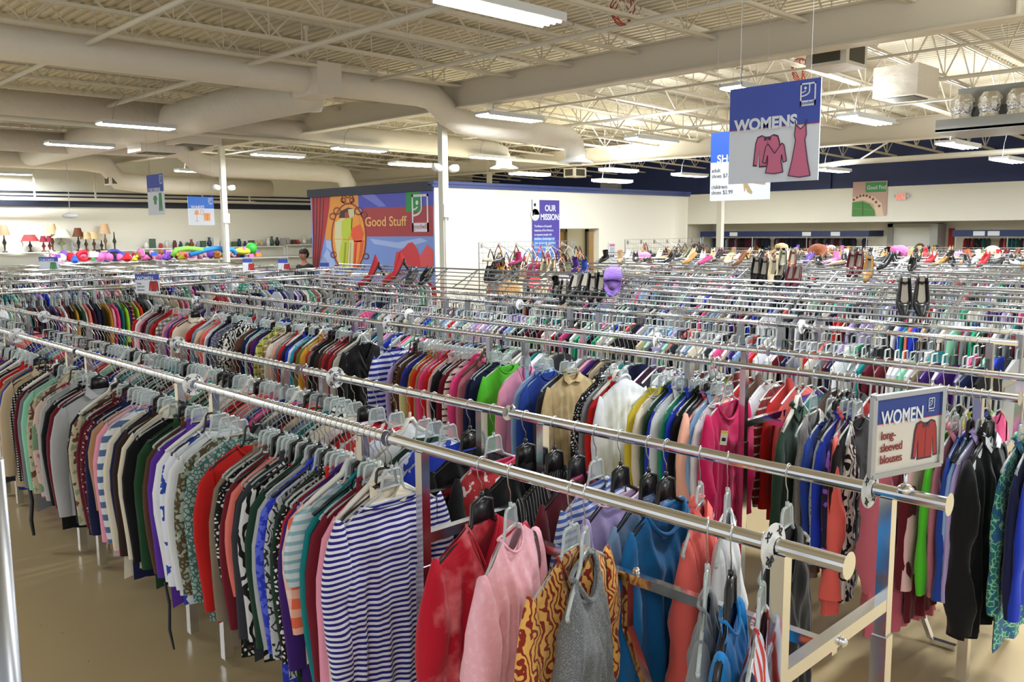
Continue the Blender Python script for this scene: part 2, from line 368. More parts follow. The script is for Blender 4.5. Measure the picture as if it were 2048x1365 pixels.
# open-web joists, one object each
def joist_mesh(x0, x1, z0=4.35, D=.6):
    mb = MB()
    def zz(x): return drop(x)
    for zc in (z0, z0+D-.02):
        for dy in (-.028, .028): mb.bar((x0, dy, zc+zz(x0)), (x1, dy, zc+zz(x1)), .03, .035)
    n = int((x1-x0)/1.1); s = (x1-x0)/n
    for i in range(n):
        a, c = x0+i*s, x0+(i+1)*s; m = (a+c)/2
        mb.bar((a, 0, z0+D+zz(a)-.03), (m, 0, z0+zz(m)), .018, .018); mb.bar((m, 0, z0+zz(m)), (c, 0, z0+D+zz(c)-.03), .018, .018)
        mb.bar((m, 0, z0+zz(m)), (m, 0.001, z0+D+zz(m)-.03), .014, .014)
    return mb.mesh('joist')
for x0, x1 in ((.2, GX-.02), (GX+.02, GX2-.02), (GX2+.02, WX)):
    me = joist_mesh(x0, x1); me.materials.append(paint)
    k = 0
    while 1.43+1.2*k < 27:
        struct(link('ceiling_joist', me, None, (0, 1.43+1.2*k, 0))); k += 1
# bridging and sprinkler pipes
pipem = mat('white_pipe', 'dcd8ca', .45)
for X, r, y0, y1 in ((3.85, .032, 2, 17), (5.9, .034, 2, 17), (7.9, .028, 2, 14), (11.6, .02, 2, 26.5), (13.6, .03, 2, 26.5), (15.4, .02, 2, 26.5), (20.2, .03, 0, 26.5)):
    struct(MB().tube([(X, y0, 4.27+drop(X)), (X, y1, 4.27+drop(X))], r, 10).build('ceiling_pipe', pipem, smooth=True))
o = struct(MB().tube([(1, 16.0, 3.9), (18, 16.0, 3.78)], .045, 10).build('ceiling_pipe', pipem, smooth=True))
o = struct(MB().tube([(19.6, -2, 3.52), (19.6, 9.2, 3.5), (19.2, 10.6, 3.34)], .06, 12).tube([(19.6, 8.9, 3.5), (19.6, 8.0, 4.0)], .02).build('ceiling_pipe', pipem, smooth=True))
for p in ((835, 92), (612, 60)):
    q = onz(*p, 4.6); struct(MB().tube([q, q-Vector((0, 0, .32))], .02, 8).tube([q+Vector((0,0,.05)), q], .035, 8).build('ceiling_sprinkler', pipem))
# ducts: runs and a cross main
ducts = []
def duct(pts, r, name, label, m=ductm, n=24):
    o = MB().tube(pts, r, n).build(name, m, smooth=True); return tag(o, label, 'duct')
def arc(c, r, a0, a1, ax, k=8):
    out = []
    for i in range(k+1):
        a = a0+(a1-a0)*i/k; out.append(Vector(c) + Vector((r*cos(a) if ax == 'x' else 0, r*cos(a) if ax == 'y' else 0, r*sin(a))))
    return out
d1 = [(-1, 11.6, 4.21), (8.9, 11.3, 4.21)] + [Vector((9.15, 11.28, 4.17)), Vector((9.35, 11.27, 4.05)), Vector((9.5, 11.27, 3.92)), Vector((9.75, 11.27, 3.83)), Vector((10.1, 11.28, 3.8))] + [(12.3, 11.4, 3.78), (12.6, 11.4, 3.75), (12.75, 11.4, 3.65), (12.8, 11.4, 3.45)]
duct(d1, .205, 'ventilation_duct', 'long fabric-wrapped duct stepping down past the column to a round diffuser')
tag(MB().box((6.85, 10.98, 3.97), (7.25, 11.75, 4.42)).build('duct_collar', ductm), 'square wrapped collar box around the long duct', 'duct')
duct([(-1, 16.9, 4.2), (7.1, 16.6, 4.2)], .24, 'ventilation_duct', 'wrapped duct running from the far left into the thick cross duct')
duct([(7.2, 16.3, 4.1), (11, 15.9, 4.05), (14.6, 15.7, 3.95), (14.9, 15.7, 3.9), (15.0, 15.7, 3.7)], .2, 'ventilation_duct', 'wrapped duct leaving the cross duct towards the mural side')
duct([(-1, 22.2, 4.1), (7.1, 22.0, 4.1)], .24, 'ventilation_duct', 'second branch duct behind the first, ending in the cross duct')
duct([(7.2, 21.6, 4.1), (9.3, 21.4, 4.1), (9.6, 21.4, 3.95), (9.8, 21.4, 3.75), (10.2, 21.4, 3.68), (13.8, 21.6, 3.68), (14.2, 21.6, 3.62), (14.4, 21.6, 3.3)], .25, 'ventilation_duct', 'bright wrapped duct behind the far column, bending down to a diffuser', n=24)
duct([(7.1, 11.7, 4.12), (7.12, 26, 4.12)], .32, 'ventilation_duct', 'thick cross duct joining the branch ducts under the joists', n=28)
duct([(-1, 26.2, 4.0), (8.4, 25.6, 4.0), (9.0, 25.5, 3.9), (9.3, 25.5, 3.5), (10.2, 25.5, 3.4), (14, 25.5, 3.4)], .26, 'ventilation_duct', 'farthest wrapped duct elbowing down before the long left wall')
def diffuser(x, y, z, label):
    o = MB().lathe([(.2, .16), (.2, .06), (.34, 0), (.36, -.02), (.1, -.03), (.001, -.03)], 24, (0,0,0)).build('air_diffuser', white, smooth=True, loc=(x, y, z)); tag(o, label, 'air diffuser')
    MB().lathe([(.12, -.035), (.13, -.045), (.001, -.05)], 20).build('grille', greym, o)
diffuser(12.8, 11.4, 3.32, 'round white ceiling diffuser at the end of the long duct'); diffuser(15.0, 15.7, 3.55, 'round diffuser on a silver collar left of the long duct end'); diffuser(14.4, 21.6, 3.15, 'round white diffuser under the bright duct behind the far column')
p = onz(622, 210, 4.1); o = MB().lathe([(0, -.12), (.17, -.1), (.2, -.02), (.16, .06), (.05, .1), (.03, .2), (0, .2)], 20).build('ceiling_speaker', white, smooth=True, loc=p); tag(o, 'white dome speaker hanging beside the square duct collar', 'speaker')
p = ony(140, 430, 22); o = MB().lathe([(0, -.08), (.15, -.06), (.17, 0), (.05, .05), (.008, .06), (.008, 1.2), (0, 1.2)], 16).build('ceiling_speaker', white, smooth=True, loc=p); tag(o, 'small white dome speaker hung before the long left wall', 'speaker')
# box vents
def ventbox(c, d, rz, label, grillx=True, bottom=False, m=None):
    o = MB().cbox((0,0,0), d).build('air_vent', m or ductm, loc=c); o.rotation_euler.z = rz; tag(o, label, 'air vent')
    g = MB()
    if bottom: g.cbox((0, 0, -d[2]/2-.005), (d[0]*.7, d[1]*.7, .01))
    if grillx:
        g.cbox((-d[0]/2-.004, 0, 0), (.01, d[1]*.7, d[2]*.72)); g.cbox((0, -d[1]/2-.004, 0), (d[0]*.7, .01, d[2]*.72))
    g.build('grille', mat('vent_grille', '4a4636', .6), o)
q = onz(1665, 128, 3.95); ventbox((q.x+.1, q.y, 4.05), (.55, .5, .28), 0, 'square white vent box with two grilles just behind the big beam')
q = onz(1812, 160, 4.1); ventbox((q.x, q.y, 4.05), (.75, .62, .42), 0, 'wrapped duct box with a bottom grille right of the grilled vent box', False, True)
q = onz(312, 292, 3.8); ventbox(q, (.9, .7, .3), 0, 'wrapped vent box with an opening, below the thick cross duct', False, True)
q = onz(388, 278, 3.9); ventbox(q, (.9, .6, .25), 0, 'white vent box below the dark opening near the far column', False, True)
q = onz(404, 262, 4.05); struct(MB().cbox(q, (.7, .1, .35)).build('wall_opening', dark))
q = onz(1150, 346, 3.6); ventbox(q, (.5, .4, .25), 0, 'small white vent box with twin grilles above the partition')
q = ony(232, 362, 25.5); ventbox(q, (.5, .4, .25), 0, 'small vent box with a grille by the sloping beam at far left')
q = onz(1240, 375, 3.5); ventbox(q, (1.2, .8, .35), 0, 'long grey unit hanging beneath the far lights', False, True, greym)
# foil ducts and tray at upper right
q = onz(1990, 262, 3.45); t = thing('duct_tray', 'grey metal tray carrying crinkled foil ducts, upper right', 'duct tray', (q.x, q.y, q.z))
MB().cbox((0, 0, 0), (1.2, 1.3, .05)).cbox((-.58, 0, .08), (.04, 1.3, .18)).build('tray', greym, t)
foil = mat('foil', (.75, .76, .76), .25, 1, bump=1, bscale=22)
for k in range(3): MB().lathe([(.17, 0), (.18, .1), (.15, .2), (.18, .3), (.16, .42), (.1, .5), (.0, .5)], 16).build('foil_duct', foil, t, loc=(-.34, .36-.38*k, .04))
MB().cbox((.15, 0, .38), (.35, 1.1, .6)).build('duct_box', greym, t)
# red wire coils
for p, z in (((1246, 22), 4.42), ((1600, 140), 4.3)):
    q = onz(*p, z); mb = MB()
    for k in range(4): mb.tube([q+Vector(((.13+.02*k)*cos(a), .05*sin(a*2+k), (.16)*sin(a))) for a in [i*2*pi/14+k for i in range(13)]], .007, 5)
    o = mb.build('wire_coil', mat('red_wire', 'b8402c', .5), smooth=True); tag(o, 'loops of red wire hanging above the %s' % ('nearest ceiling light side of the beam' if z == 4.42 else 'womens sign'), 'wire')

# ------------------------------------------------------------------ lights
tubem = mat('tube_glow', (1, .98, .93), .5, emit=9)
tubem.cycles.emission_sampling = 'NONE'
housm = mat('light_housing', 'dfe3e6', .4)
def fixture_mesh():
    h = MB().box((-.62, -.16, .02), (.62, .16, .06)).bar((-.62, -.16, .03), (.62, -.16, .03), .02, .07).bar((-.62, .16, .03), (.62, .16, .03), .02, .07).mesh('housing'); h.materials.append(housm)
    t = MB()
    for y in (-.11, -.037, .037, .11): t.tube([(-.6, y, 0), (.6, y, 0)], .018, 8)
    t = t.mesh('tube'); t.materials.append(tubem)
    w = MB().tube([(-.4, 0, .06), (-.35, 0, .3), (-.15, .02, .52)], .005, 5).mesh('cable'); w.materials.append(greym)
    return h, t, w
HM, TM, WM = fixture_mesh()
ARE = bpy.data.lights.new('ceiling_light_lamp', 'AREA'); ARE.shape = 'RECTANGLE'; ARE.size = 1.2; ARE.size_y = .28; ARE.energy = 88; ARE.color = (.90, .955, 1)
UPFILL = bpy.data.lights.new('added_ceiling_fill', 'AREA'); UPFILL.shape = 'RECTANGLE'; UPFILL.size = 1.2; UPFILL.size_y = .28; UPFILL.energy = 30; UPFILL.color = (.90, .955, 1)  # upward fill added to brighten the ceiling
def fixture(x, y, z, label, rz=0, up=True):
    t = thing('ceiling_light', label, 'ceiling light', (x, y, z), rz, 'fluorescent ceiling lights')
    link('housing', HM, t); link('tube', TM, t); link('cable', WM, t)
    l = link('light', ARE, t, (0, 0, -.022)); 
    near = any(abs(y-d)+0*x < 1.1 for d in (11.4, 16.2, 21.7, 25.6)) or abs(x-7.1) < 1.9 or abs(x-GX) < .9
    if not near: l = link('added_uplight', UPFILL, t, (0, 0, .07)); l.rotation_euler = (pi, 0, 0)
LF = [((5.2, 5.45, 3.82), 'nearest fluorescent light, glaring at the top edge before the big beam'),
 ((10.15, 5.95, 3.72), 'fluorescent light just beyond the big beam, above the womens sign'),
 ((12.7, 5.65, 3.55), 'fluorescent light on looped cable between the womens sign and foil ducts'),
 ((16.0, 5.5, 3.38), 'fluorescent light under the truss gap near the blue wall'),
 ((18.4, 5.4, 3.24), 'last fluorescent light at the right edge, before the blue wall'),
 ((9.95, 10.25, 3.8), 'fluorescent light partly behind the long duct beyond the big beam'),
 ((10.7, 15.6, 3.72), 'paired fluorescent light hung left of the near column'),
 ((5.9, 15.15, 3.8), 'bright fluorescent strip below the duct at far left'),
 ((6.1, 18.6, 3.75), 'tilted fluorescent fixture seen from the side at far left')]
for p, l in LF: fixture(*p, l)
for (x, y, z, l) in ((1304, 282, 3.62, 'thin fluorescent light among the trusses above the partition'), (1238, 343, 3.5, 'wide fluorescent light over the far end of the partition'), (985, 317, 3.72, 'fluorescent light right beneath the round diffuser'),
  (1060, 350, 3.45, 'tiny fluorescent light above the partition trim'), (825, 331, 3.6, 'small fluorescent light left of the near column lamp'), (557, 312, 3.75, 'small fluorescent light above the bright duct'), (398, 344, 3.65, 'fluorescent light pair left of the far column'),
  (405, 382, 3.4, 'fluorescent light level with the emergency lamp on the far column'), (208, 376, 3.4, 'small fluorescent light hung from a pipe at far left'), (12, 348, 3.6, 'fluorescent light cut off at the left frame edge'), (1665, 342, 3.3, 'fluorescent light right of the womens sign foot'), (1380, 352, 3.4, 'small far fluorescent light between partition and shoe sign'), (1225, 364, 3.2, 'dim fluorescent light close above the blue box')):
    q = onz(x, y, z); fixture(q.x, q.y, z, l)
# lamps of the same rows outside the frame, each with an added upward fill
for x, y in ((5.2, 1.4), (8.6, 1.6), (13, 1.5), (-2.4, -2.4), (17, 1.2), (21, 1.2), (-1, 10), (-1, 15), (-1, 20), (5.2, -2.2)):
    l = link('unseen_lamp', ARE, None, (x, y, 3.8+drop(x))); l = link('unseen_lamp', UPFILL, None, (x, y, 3.89+drop(x))); l.rotation_euler = (pi, 0, 0)
w = bpy.data.worlds.new('world'); S.world = w; w.use_nodes = True
w.node_tree.nodes['Background'].inputs[0].default_value = (.91, .955, 1, 1); w.node_tree.nodes['Background'].inputs[1].default_value = .6
# ------------------------------------------------------------------ racks
RZ = 1.3
ORD = ['front', 'second', 'third', 'fourth', 'fifth', 'sixth', 'seventh', 'eighth']
def disc_mesh():
    mb = MB(); n = 28; ro, ri = .052, .021; vs = []
    for y in (-.0015, .0015):
        for r in (ri, ro):
            for j in range(n): vs.append((r*cos(2*pi*j/n), y, r*sin(2*pi*j/n)))
    fs = []
    for j in range(n):
        k = (j+1) % n
        fs += [(j, k, n+k, n+j), (2*n+j, 3*n+j, 3*n+k, 2*n+k), (n+j, n+k, 3*n+k, 3*n+j), (j, 2*n+j, 2*n+k, k)]
    mb.add(vs, fs); mb.tube([(0, -.012, 0), (0, .012, 0)], .0225, 16, cap=False)
    me = mb.mesh('disc'); me.materials.append(white); return me
DISC = disc_mesh()
inkk = mat('marker_ink', '1c1c20', .7)
def size_disc(X, Y, label, letters='XL', big=False, axis='y'):
    o = tag(link('size_divider', DISC, None, (X, Y, RZ-.003)), label, 'size divider', 'round size dividers on the rails')
    if axis == 'x': o.rotation_euler.z = pi/2
    if letters:
        for k, a in enumerate((50, 130, 230, 310)):
            a = radians(a); text(letters, o, inkk, (.032*cos(a), -.0024, .032*sin(a)), .021, (pi/2, -(a-pi/2), 0), al='CENTER', bold=.0008)
    return o
def rack_unit(X0, X1, y0, y1, detail, label, group, rot=None):
    """two parallel rails along Y on two end frames; X/Y swapped for the racks across the aisle"""
    t = thing('clothing_rack', label, 'clothing rack', (X0, y0, 0), 0, group)
    W, L = X1-X0, y1-y0; ya, yb = .15, L-.17; s = .021
    for x in (0, W):
        r = MB().tube([(x, .0, RZ), (x, L-.004, RZ)], .0185, 16)
        if detail > 1: r.tube([(x, .0, RZ), (x, -.004, RZ)], [.0185, .030], 18)
        r.build('rail', chrome, t, smooth=detail < 2)
    if detail >= 2:
        for x in (0, W):
            for y in (ya, yb):
                MB().box((x-s, y-s, .02), (x+s, y+s, .9)).box((x-s*.8, y-s*.8, .9), (x+s*.8, y+s*.8, RZ-.015)).build('post', chrome, t)
        for y in (ya, yb): MB().box((0, y-.016, .975), (W, y+.016, 1.01)).build('crossbar', chrome, t)
        MB().box((W/2-.014, ya, .945), (W/2+.014, yb, .975)).build('centre_bar', chrome, t)
        b = MB()
        for y in (ya-.02, L*.48, L*.56): b.ball((W/2, y, .985), .013, 8, 5)
        b.build('bolt', chrome, t, smooth=True)
        MB().bar((W/2, L*.5, .95), (W/2, L*.5, .80), .03, .02).bar((W/2, L*.5, .80), (W/2, L*.27, .03), .03, .02).bar((W/2, L*.27, .02), (W/2, L*.19, .02), .03, .02).build('brace', chrome, t)
        if detail > 2:
            for x in (0, W): 
                MB().lathe([(0, 0), (.009, 0), (.012, .008), (.004, .016), (0, .024)], 10, (x, L-.01, RZ+.017)).lathe([(.024, -.012), (.026, 0), (.024, .012)], 14, (0,0,0)).build('finial', chromed, t)
    else:
        m = MB()
        for x in (0, W):
            for y in (ya, yb): m.box((x-s, y-s, .0), (x+s, y+s, RZ-.015))
        for y in (ya, yb): m.box((0, y-.016, .975), (W, y+.016, 1.01))
        m.box((W/2-.014, ya, .945), (W/2+.014, yb, .975)).build('frame', chromed, t)
    return t
XA, XB, XC, XD = 1.71, 2.28, 3.93, 4.50
n = 0
for (x0, x1, nm, ys, grp) in ((XA, XB, 'nearest double-rail', [(.76, 2.36), (2.38, 3.87), (3.92, 5.5), (5.52, 7.2), (7.22, 8.8), (8.82, 10.3)], 'racks in the nearest row'),
                      (XC, XD, 'second-row double-rail', [(1.06, 2.5), (2.52, 4.1), (4.12, 5.7), (5.72, 7.3), (7.32, 8.7), (8.72, 10.05)], 'racks in the second row')):
    for k, (a, c) in enumerate(ys):
        if x0 == XA and k == 0: lab = 'chrome end rack with bare rail ends and open crossbars, at lower right'
        elif x0 == XC and k == 0: lab = 'chrome rack with a slanted foot behind the long-sleeved blouses sign'
        else: lab = 'chrome %s rack, %s unit away from the aisle end' % (nm, ['first', 'next', 'third', 'fourth', 'fifth', 'sixth'][k])
        rack_unit(x0, x1, a, c, 3 if k < 2 else 2, lab, grp)
# back rows: simpler frames, sloping wire shoe shelves on top
def shoe_shelf(t, X, L, z0=1.37):
    m = MB(); n = 6
    for i in range(n):
        f = i/(n-1); m.tube([(X-.14+.40*f, 0, z0+.19*f), (X-.14+.40*f, L, z0+.19*f)], .006 if 0 < i < n-1 else .010, 6)
    k = 3
    for i in range(k+1):
        y = .05+(L-.1)*i/k; m.bar((X-.14, y, z0-.004), (X+.26, y, z0+.186), .014, .010); m.bar((X+.26, y, z0+.186), (X+.02, y, z0-.03), .008, .008)
    m.build('wire_lattice', chromed, t)
ROWS = [(5.83, 6.42), (8.05, 8.66), (10.3, 10.9), (12.5, 13.1), (14.8, 15.4), (17.1, 17.7), (19.4, 20.0)]
rown = ['third', 'fourth', 'fifth', 'sixth', 'seventh', 'eighth', 'ninth']
for i, (x0, x1) in enumerate(ROWS):
    y = 1.6+.25*i; k = 0
    while y < (10.2 if i < 1 else 7.6 if i < 3 else 10.0):
        L = 1.75; t = rack_unit(x0, x1, y, y+L-.02, 1, 'chrome rack under a sloping wire shoe shelf, in the %s row of racks' % rown[i], 'racks in the %s row' % rown[i])
        shoe_shelf(t, x1-x0+.0, L-.03)
        y += L; k += 1
# racks across the far aisle, rails along X
CROSS = [11.75, 12.3, 14.1, 14.65, 16.4, 16.95, 18.7, 19.25, 21.2, 21.75]
for j in range(0, len(CROSS), 2):
    x = 1.9 + .4*j
    while x < 9.0:
        L = min(1.85, 9.6-x)
        t = rack_unit(0, CROSS[j+1]-CROSS[j], 0, L-.02, 1, 'chrome rack set crosswise beyond the aisle, in the %s line from it' % ORD[j//2], 'crosswise racks in the %s line' % ORD[j//2])
        t.location = (x, CROSS[j+1], 0); t.rotation_euler.z = -pi/2; x += L
# chrome pole at the left frame edge
p = ony(-22, 1150, 1.5); q = Vector((p.x, p.y, 0))
t = thing('fitting_pole', 'thick vertical chrome pole cut off by the left frame edge', 'pole', (p.x, p.y, 0))
MB().tube([(0, 0, 0), (0, 0, 1.655)], .033, 24).build('pole', mat('pole_metal', (.30, .31, .33), .3, 1), t, smooth=True)
MB().tube([(0, 0, 1.655), (0, 0, 2.0)], .03, 24).lathe([(.09, 0), (.09, .01), (.0, .012)], 20).build('sleeve', white, t, smooth=True)

# size dividers
for X, Y, l, s in ((XA, 3.91, 'round white XL divider on the front rail, left of centre', 'XL'), (XA, .93, 'round white XL divider near the bare end of the front rail', 'XL'), (XA, 6.76, 'round white divider far along the front rail at left', 'L'),
   (XB, 3.59, 'round white XL divider on the second rail over the hangers, left of the black cardigan', 'XL'), (XB, 5.41, 'round white XL divider on the second rail by the cream blouse', 'XL'), (XB, 8.14, 'small round divider on the second rail at far left', 'L'), (XB, .96, 'round white divider behind the stem of the framed sign', 'XL'),
   (XC, 5.42, 'round clear-white divider on the third rail above the wide striped top', 'M'), (XC, 8.8, 'round divider on the third rail near the small women sign', 'M'), (XD, 5.9, 'round divider on the fourth rail', ''), (XD, 3.3, 'round divider on the fourth rail, right of centre', 'L'), (5.83, 5.9, 'tall round divider on the fifth rail in the middle', ''), (5.83, 3.0, 'round divider hanging on the fifth rail, below the black flats', '')):
    size_disc(X, Y, l, s)

# ------------------------------------------------------------------ hangers (origin at the rail centre, plane XZ)
def hanger_meshes():
    body = MB()
    L = [(-.205, -.262), (-.17, -.238), (-.10, -.205), (-.055, -.185), (-.045, -.165), (-.038, -.118), (-.03, -.108), (.03, -.108), (.038, -.118), (.045, -.165), (.055, -.185), (.10, -.205), (.17, -.238), (.205, -.262)]
    body.tube([(x, 0, z) for x, z in L], .0052, 6); body.tube([(-.045, 0, -.168), (.045, 0, -.168)], .004, 6)
    body.tube([(-.205, 0, -.262), (-.20, 0, -.275)], .006, 6); body.tube([(.205, 0, -.262), (.20, 0, -.275)], .006, 6)
    body.tube([(0, 0, -.108), (0, 0, -.092)], .006, 8)
    black = MB()
    black.tube([(-.205, 0, -.262), (-.13, 0, -.222), (-.05, 0, -.185), (-.042, 0, -.12), (0, 0, -.105), (.042, 0, -.12), (.05, 0, -.185), (.13, 0, -.222), (.205, 0, -.262)], .009, 6, flat=.8)
    black.box((-.042, -.004, -.18), (.042, .004, -.118)); black.tube([(0, 0, -.105), (0, 0, -.088)], .007, 8)
    wide = MB(); wide.tube([(-.205, 0, -.262), (-.12, 0, -.21), (-.04, 0, -.165), (-.012, 0, -.12), (.012, 0, -.12), (.04, 0, -.165), (.12, 0, -.21), (.205, 0, -.262)], [.008, .011, .012, .011, .011, .012, .011, .008], 8); wide.tube([(0, 0, -.12), (0, 0, -.09)], .006, 8)
    hook = MB(); pts = [(.0225*cos(a), 0, .0225*sin(a)) for a in [radians(-35+i*19.5) for i in range(13)]]
    hook.tube(pts + [(-.016, 0, -.036), (0, 0, -.06), (0, 0, -.095)], .0019, 5)
    return [b.mesh('hanger', True) for b in (body, black, wide)] + [hook.mesh('hook', True)]
HBODY, HBLACK, HWIDE, HOOK = hanger_meshes()
_p = MB().box((-.040, -.0012, -.164), (.040, .0012, -.111)).mesh('window_panel'); _p.materials.append(panelp)
for me in (HBODY, HBLACK, HWIDE): me.materials.append(clearp)
HOOK.materials.append(steelw)
HTYPE = {'clear': (HBODY, clearp), 'black': (HBLACK, blackp), 'white': (HWIDE, whitep), 'brown': (HWIDE, brownp), 'smoke': (HBODY, blackp)}
def hanger(kind, loc, rz, label, group, axis=0):
    me, m = HTYPE[kind]
    o = link('clothes_hanger', me, None, loc); o.material_slots[0].link = 'OBJECT'; o.material_slots[0].material = m
    o.rotation_euler.z = rz; tag(o, label, 'hanger', group)
    link('hook', HOOK, o)
    if kind == 'clear': link('window_panel', _p, o)
    return o

# ------------------------------------------------------------------ garments
def garment_meshes(kind, L, seed, hi=False, W=.205, T=.017, neck='round', flare=0., amp=.010, SL=None, taper=0.):
    R = random.Random(seed); nx, ns = (40, 44) if hi else (14, 11)
    p1, p2, p3, p4 = [R.uniform(0, 6.28) for _ in range(4)]; kf = R.uniform(6, 9)*(1.5 if hi else .8)
    nw = dict(round=.078, v=.070, boat=.13, collar=.062, turtle=.058, cowl=.115, tank=.088)[neck]
    dep = dict(round=.055, v=.15, boat=.022, collar=.05, turtle=-.035, cowl=.09, tank=.11)[neck]
    sleeveless = kind in ('tank',)
    if sleeveless: W2 = .15
    else: W2 = W
    def sh(x):
        a = abs(x)
        t = max(0, (a-.06)/(.205-.06)); z = -.172-.082*t
        if a > W2-.02: z -= ((a-W2+.02)/.02)**2*.02
        return z
    def top(x, front):
        z = sh(x)
        if abs(x) < nw:
            f = 1-abs(x)/nw if neck == 'v' else (1-(x/nw)**2)**.75
            z = sh(nw)-(dep if front else min(.014, abs(dep)*.3)*(1 if dep > 0 else -2.5))*f
        return z
    def halfw(s):
        w = W2 - (.012*min(1, s*5)) + flare*s**1.3 - taper*s
        if sleeveless: w = W2 + (.045*min(1, max(0, s-.12)*6)) + flare*s
        return w
    def P(u, s, front):
        x0 = u*W2; zt = top(x0, front); zb = -.165-L + .012*sin(u*5+p4) + (.01*(1-u*u) if front else 0)
        w = halfw(s); x = u*w + .004*sin(s*9+p2)*s
        z = zt + (zb-zt)*s
        e = sqrt(max(0, 1-u*u))
        y = T*(e**.7)*min(1, .15+s*5)
        fold = amp*min(1, s*1.5)*(sin(u*kf+p1+1.3*sin(s*3+p2)) + .55*sin(u*kf*2.1+p3+s*2) )
        if hi: fold += amp*.75*s*sin(u*kf*1.9+p2+.7*sin(s*4+p3))
        if hi: fold += .0028*sin((u*9+s*14)+p4)*sin(s*23-u*7+p1) + .0022*sin(s*47+u*5+p3)*(1-s*.5)
        return (x, (-y if front else y) + fold*(.35+.65*e), z)
    mb = MB()
    for front in (True, False):
        vs = [P(-1+2*i/nx, (j/ns)**1.15, front) for j in range(ns+1) for i in range(nx+1)]; fs = []
        for j in range(ns):
            for i in range(nx):
                a = j*(nx+1)+i; q = (a, a+nx+1, a+nx+2, a+1); fs.append(q if front else q[::-1])
        mb.add(vs, fs)
    out = {'torso': mb.mesh('torso', True)}
    if not sleeveless:
        Ls = SL if SL is not None else {'long': .56, 'short': .20, 'three': .40, 'jacket': .60, 'long_dress': .5}[kind]
        n = 20 if hi else 10; K = 22 if hi else 8
        for side, nm in ((-1, 'sleeve_l'), (1, 'sleeve_r')):
            vs = []; fs = []; ph = R.uniform(0, 6); yo = R.uniform(-.008, .008)
            for k in range(K+1):
                t = k/K; e = min(1, t*3.2)
                cx = side*(W-.022 + .044*e - .015*t*t + .004*sin(t*5+ph)); cz = -.335+.06*(1-e) - (t*Ls*.93)*(1 if t > 0 else 1)
                if k == 0: cz = -.325
                a = .083*(1-e) + e*(.058-.020*t) if kind != 'short' else .083*(1-e)+e*.066
                ang = radians(84*(1-e)); bt = (T*.95+.004) * (1+.25*sin(t*11+ph)) ; bt *= (.45+.55*e)
                for j in range(n):
                    th = 2*pi*j/n; u = a*cos(th); wr = .10*sin(th*3+t*9+ph) + (.05*sin(t*38+th*2+ph) if hi else 0)
                    y = bt*sin(th)*(1+wr) + yo*t + amp*.5*sin(t*4+ph)*t
                    vs.append((cx + u*cos(ang)*side, y, cz + u*sin(ang)))
            for k in range(K):
                for j in range(n): fs.append((k*n+j, k*n+(j+1) % n, (k+1)*n+(j+1) % n, (k+1)*n+j))
            out[nm] = MB().add(vs, fs).mesh('sleeve', True)
    mb = MB(); N = 18 if hi else 8
    for front in (True, False):
        pts = []
        for i in range(N+1):
            x = -nw + 2*nw*i/N; z = top(x, front); y = (-1 if front else 1)*T*.5*sqrt(max(0, 1-(x/nw)**2)); pts.append((x, y, z))
        mb.tube(pts, .0045 if neck not in ('collar', 'turtle', 'cowl') else .008, 6)
    if neck == 'collar':
        for s_ in (-1, 1):
            mb.add([(s_*.060, -.012, -.168), (s_*.062, .012, -.160), (s_*.01, -.024, -.222), (s_*.055, -.030, -.235), (s_*.088, -.024, -.205)], [(0, 2, 3, 4), (0, 4, 1)])
        mb.tube([(-.062, .008, -.158), (0, .016, -.146), (.062, .008, -.158)], .014, 8, flat=.5)
    out['neckband'] = mb.mesh('collar' if neck == 'collar' else 'neckband', True)
    for m in out.values(): m.materials.append(white)
    return out
LIB = {}
def lib(kind, L, neck, seed=0, hi=False, **kw):
    key = (kind, round(L, 2), neck, seed, hi, tuple(sorted(kw.items())))
    if key not in LIB: LIB[key] = garment_meshes(kind, L, hash(str(key[:5])) % 9999 if False else int(L*1000)+seed*17+len(neck), hi, neck=neck, **kw)
    return LIB[key]
KINDN = {'long': 'blouse', 'three': 'blouse', 'short': 't_shirt', 'tank': 'tank_top', 'jacket': 'cardigan', 'long_dress': 'dress'}
KINDW = {'long': 'long-sleeved blouse', 'three': 'three-quarter-sleeved top', 'short': 'short-sleeved top', 'tank': 'sleeveless top', 'jacket': 'cardigan', 'long_dress': 'long dress'}
def setm(o, m):
    o.material_slots[0].link = 'OBJECT'; o.material_slots[0].material = m; return o
def garment(kind, m, loc, rz, meshes, label, group, rootmesh=False, ry=0, sleevem=None, neckm=None, name=None):
    if rootmesh:
        r = setm(link(name or KINDN[kind], meshes['torso'], None, loc), m); r.rotation_euler = (0, ry, rz); tag(r, label, KINDN[kind].replace('_', '-' if kind == 'short' else ' '), group)
    else:
        r = thing(name or KINDN[kind], label, KINDN[kind].replace('_', '-' if kind == 'short' else ' '), loc, rz, group); r.rotation_euler = (0, ry, rz)
        setm(link('torso', meshes['torso'], r), m)
    for k in ('sleeve_l', 'sleeve_r'):
        if k in meshes: setm(link('sleeve', meshes[k], r), sleevem or m)
    if not rootmesh or neckm: setm(link(meshes['neckband'].name.split('.')[0], meshes['neckband'], r), neckm or m)
    return r
USED = set()
STYLES = [('long', 'round'), ('long', 'collar'), ('long', 'v'), ('long', 'round'), ('long', 'collar'), ('three', 'boat'), ('long', 'turtle')]
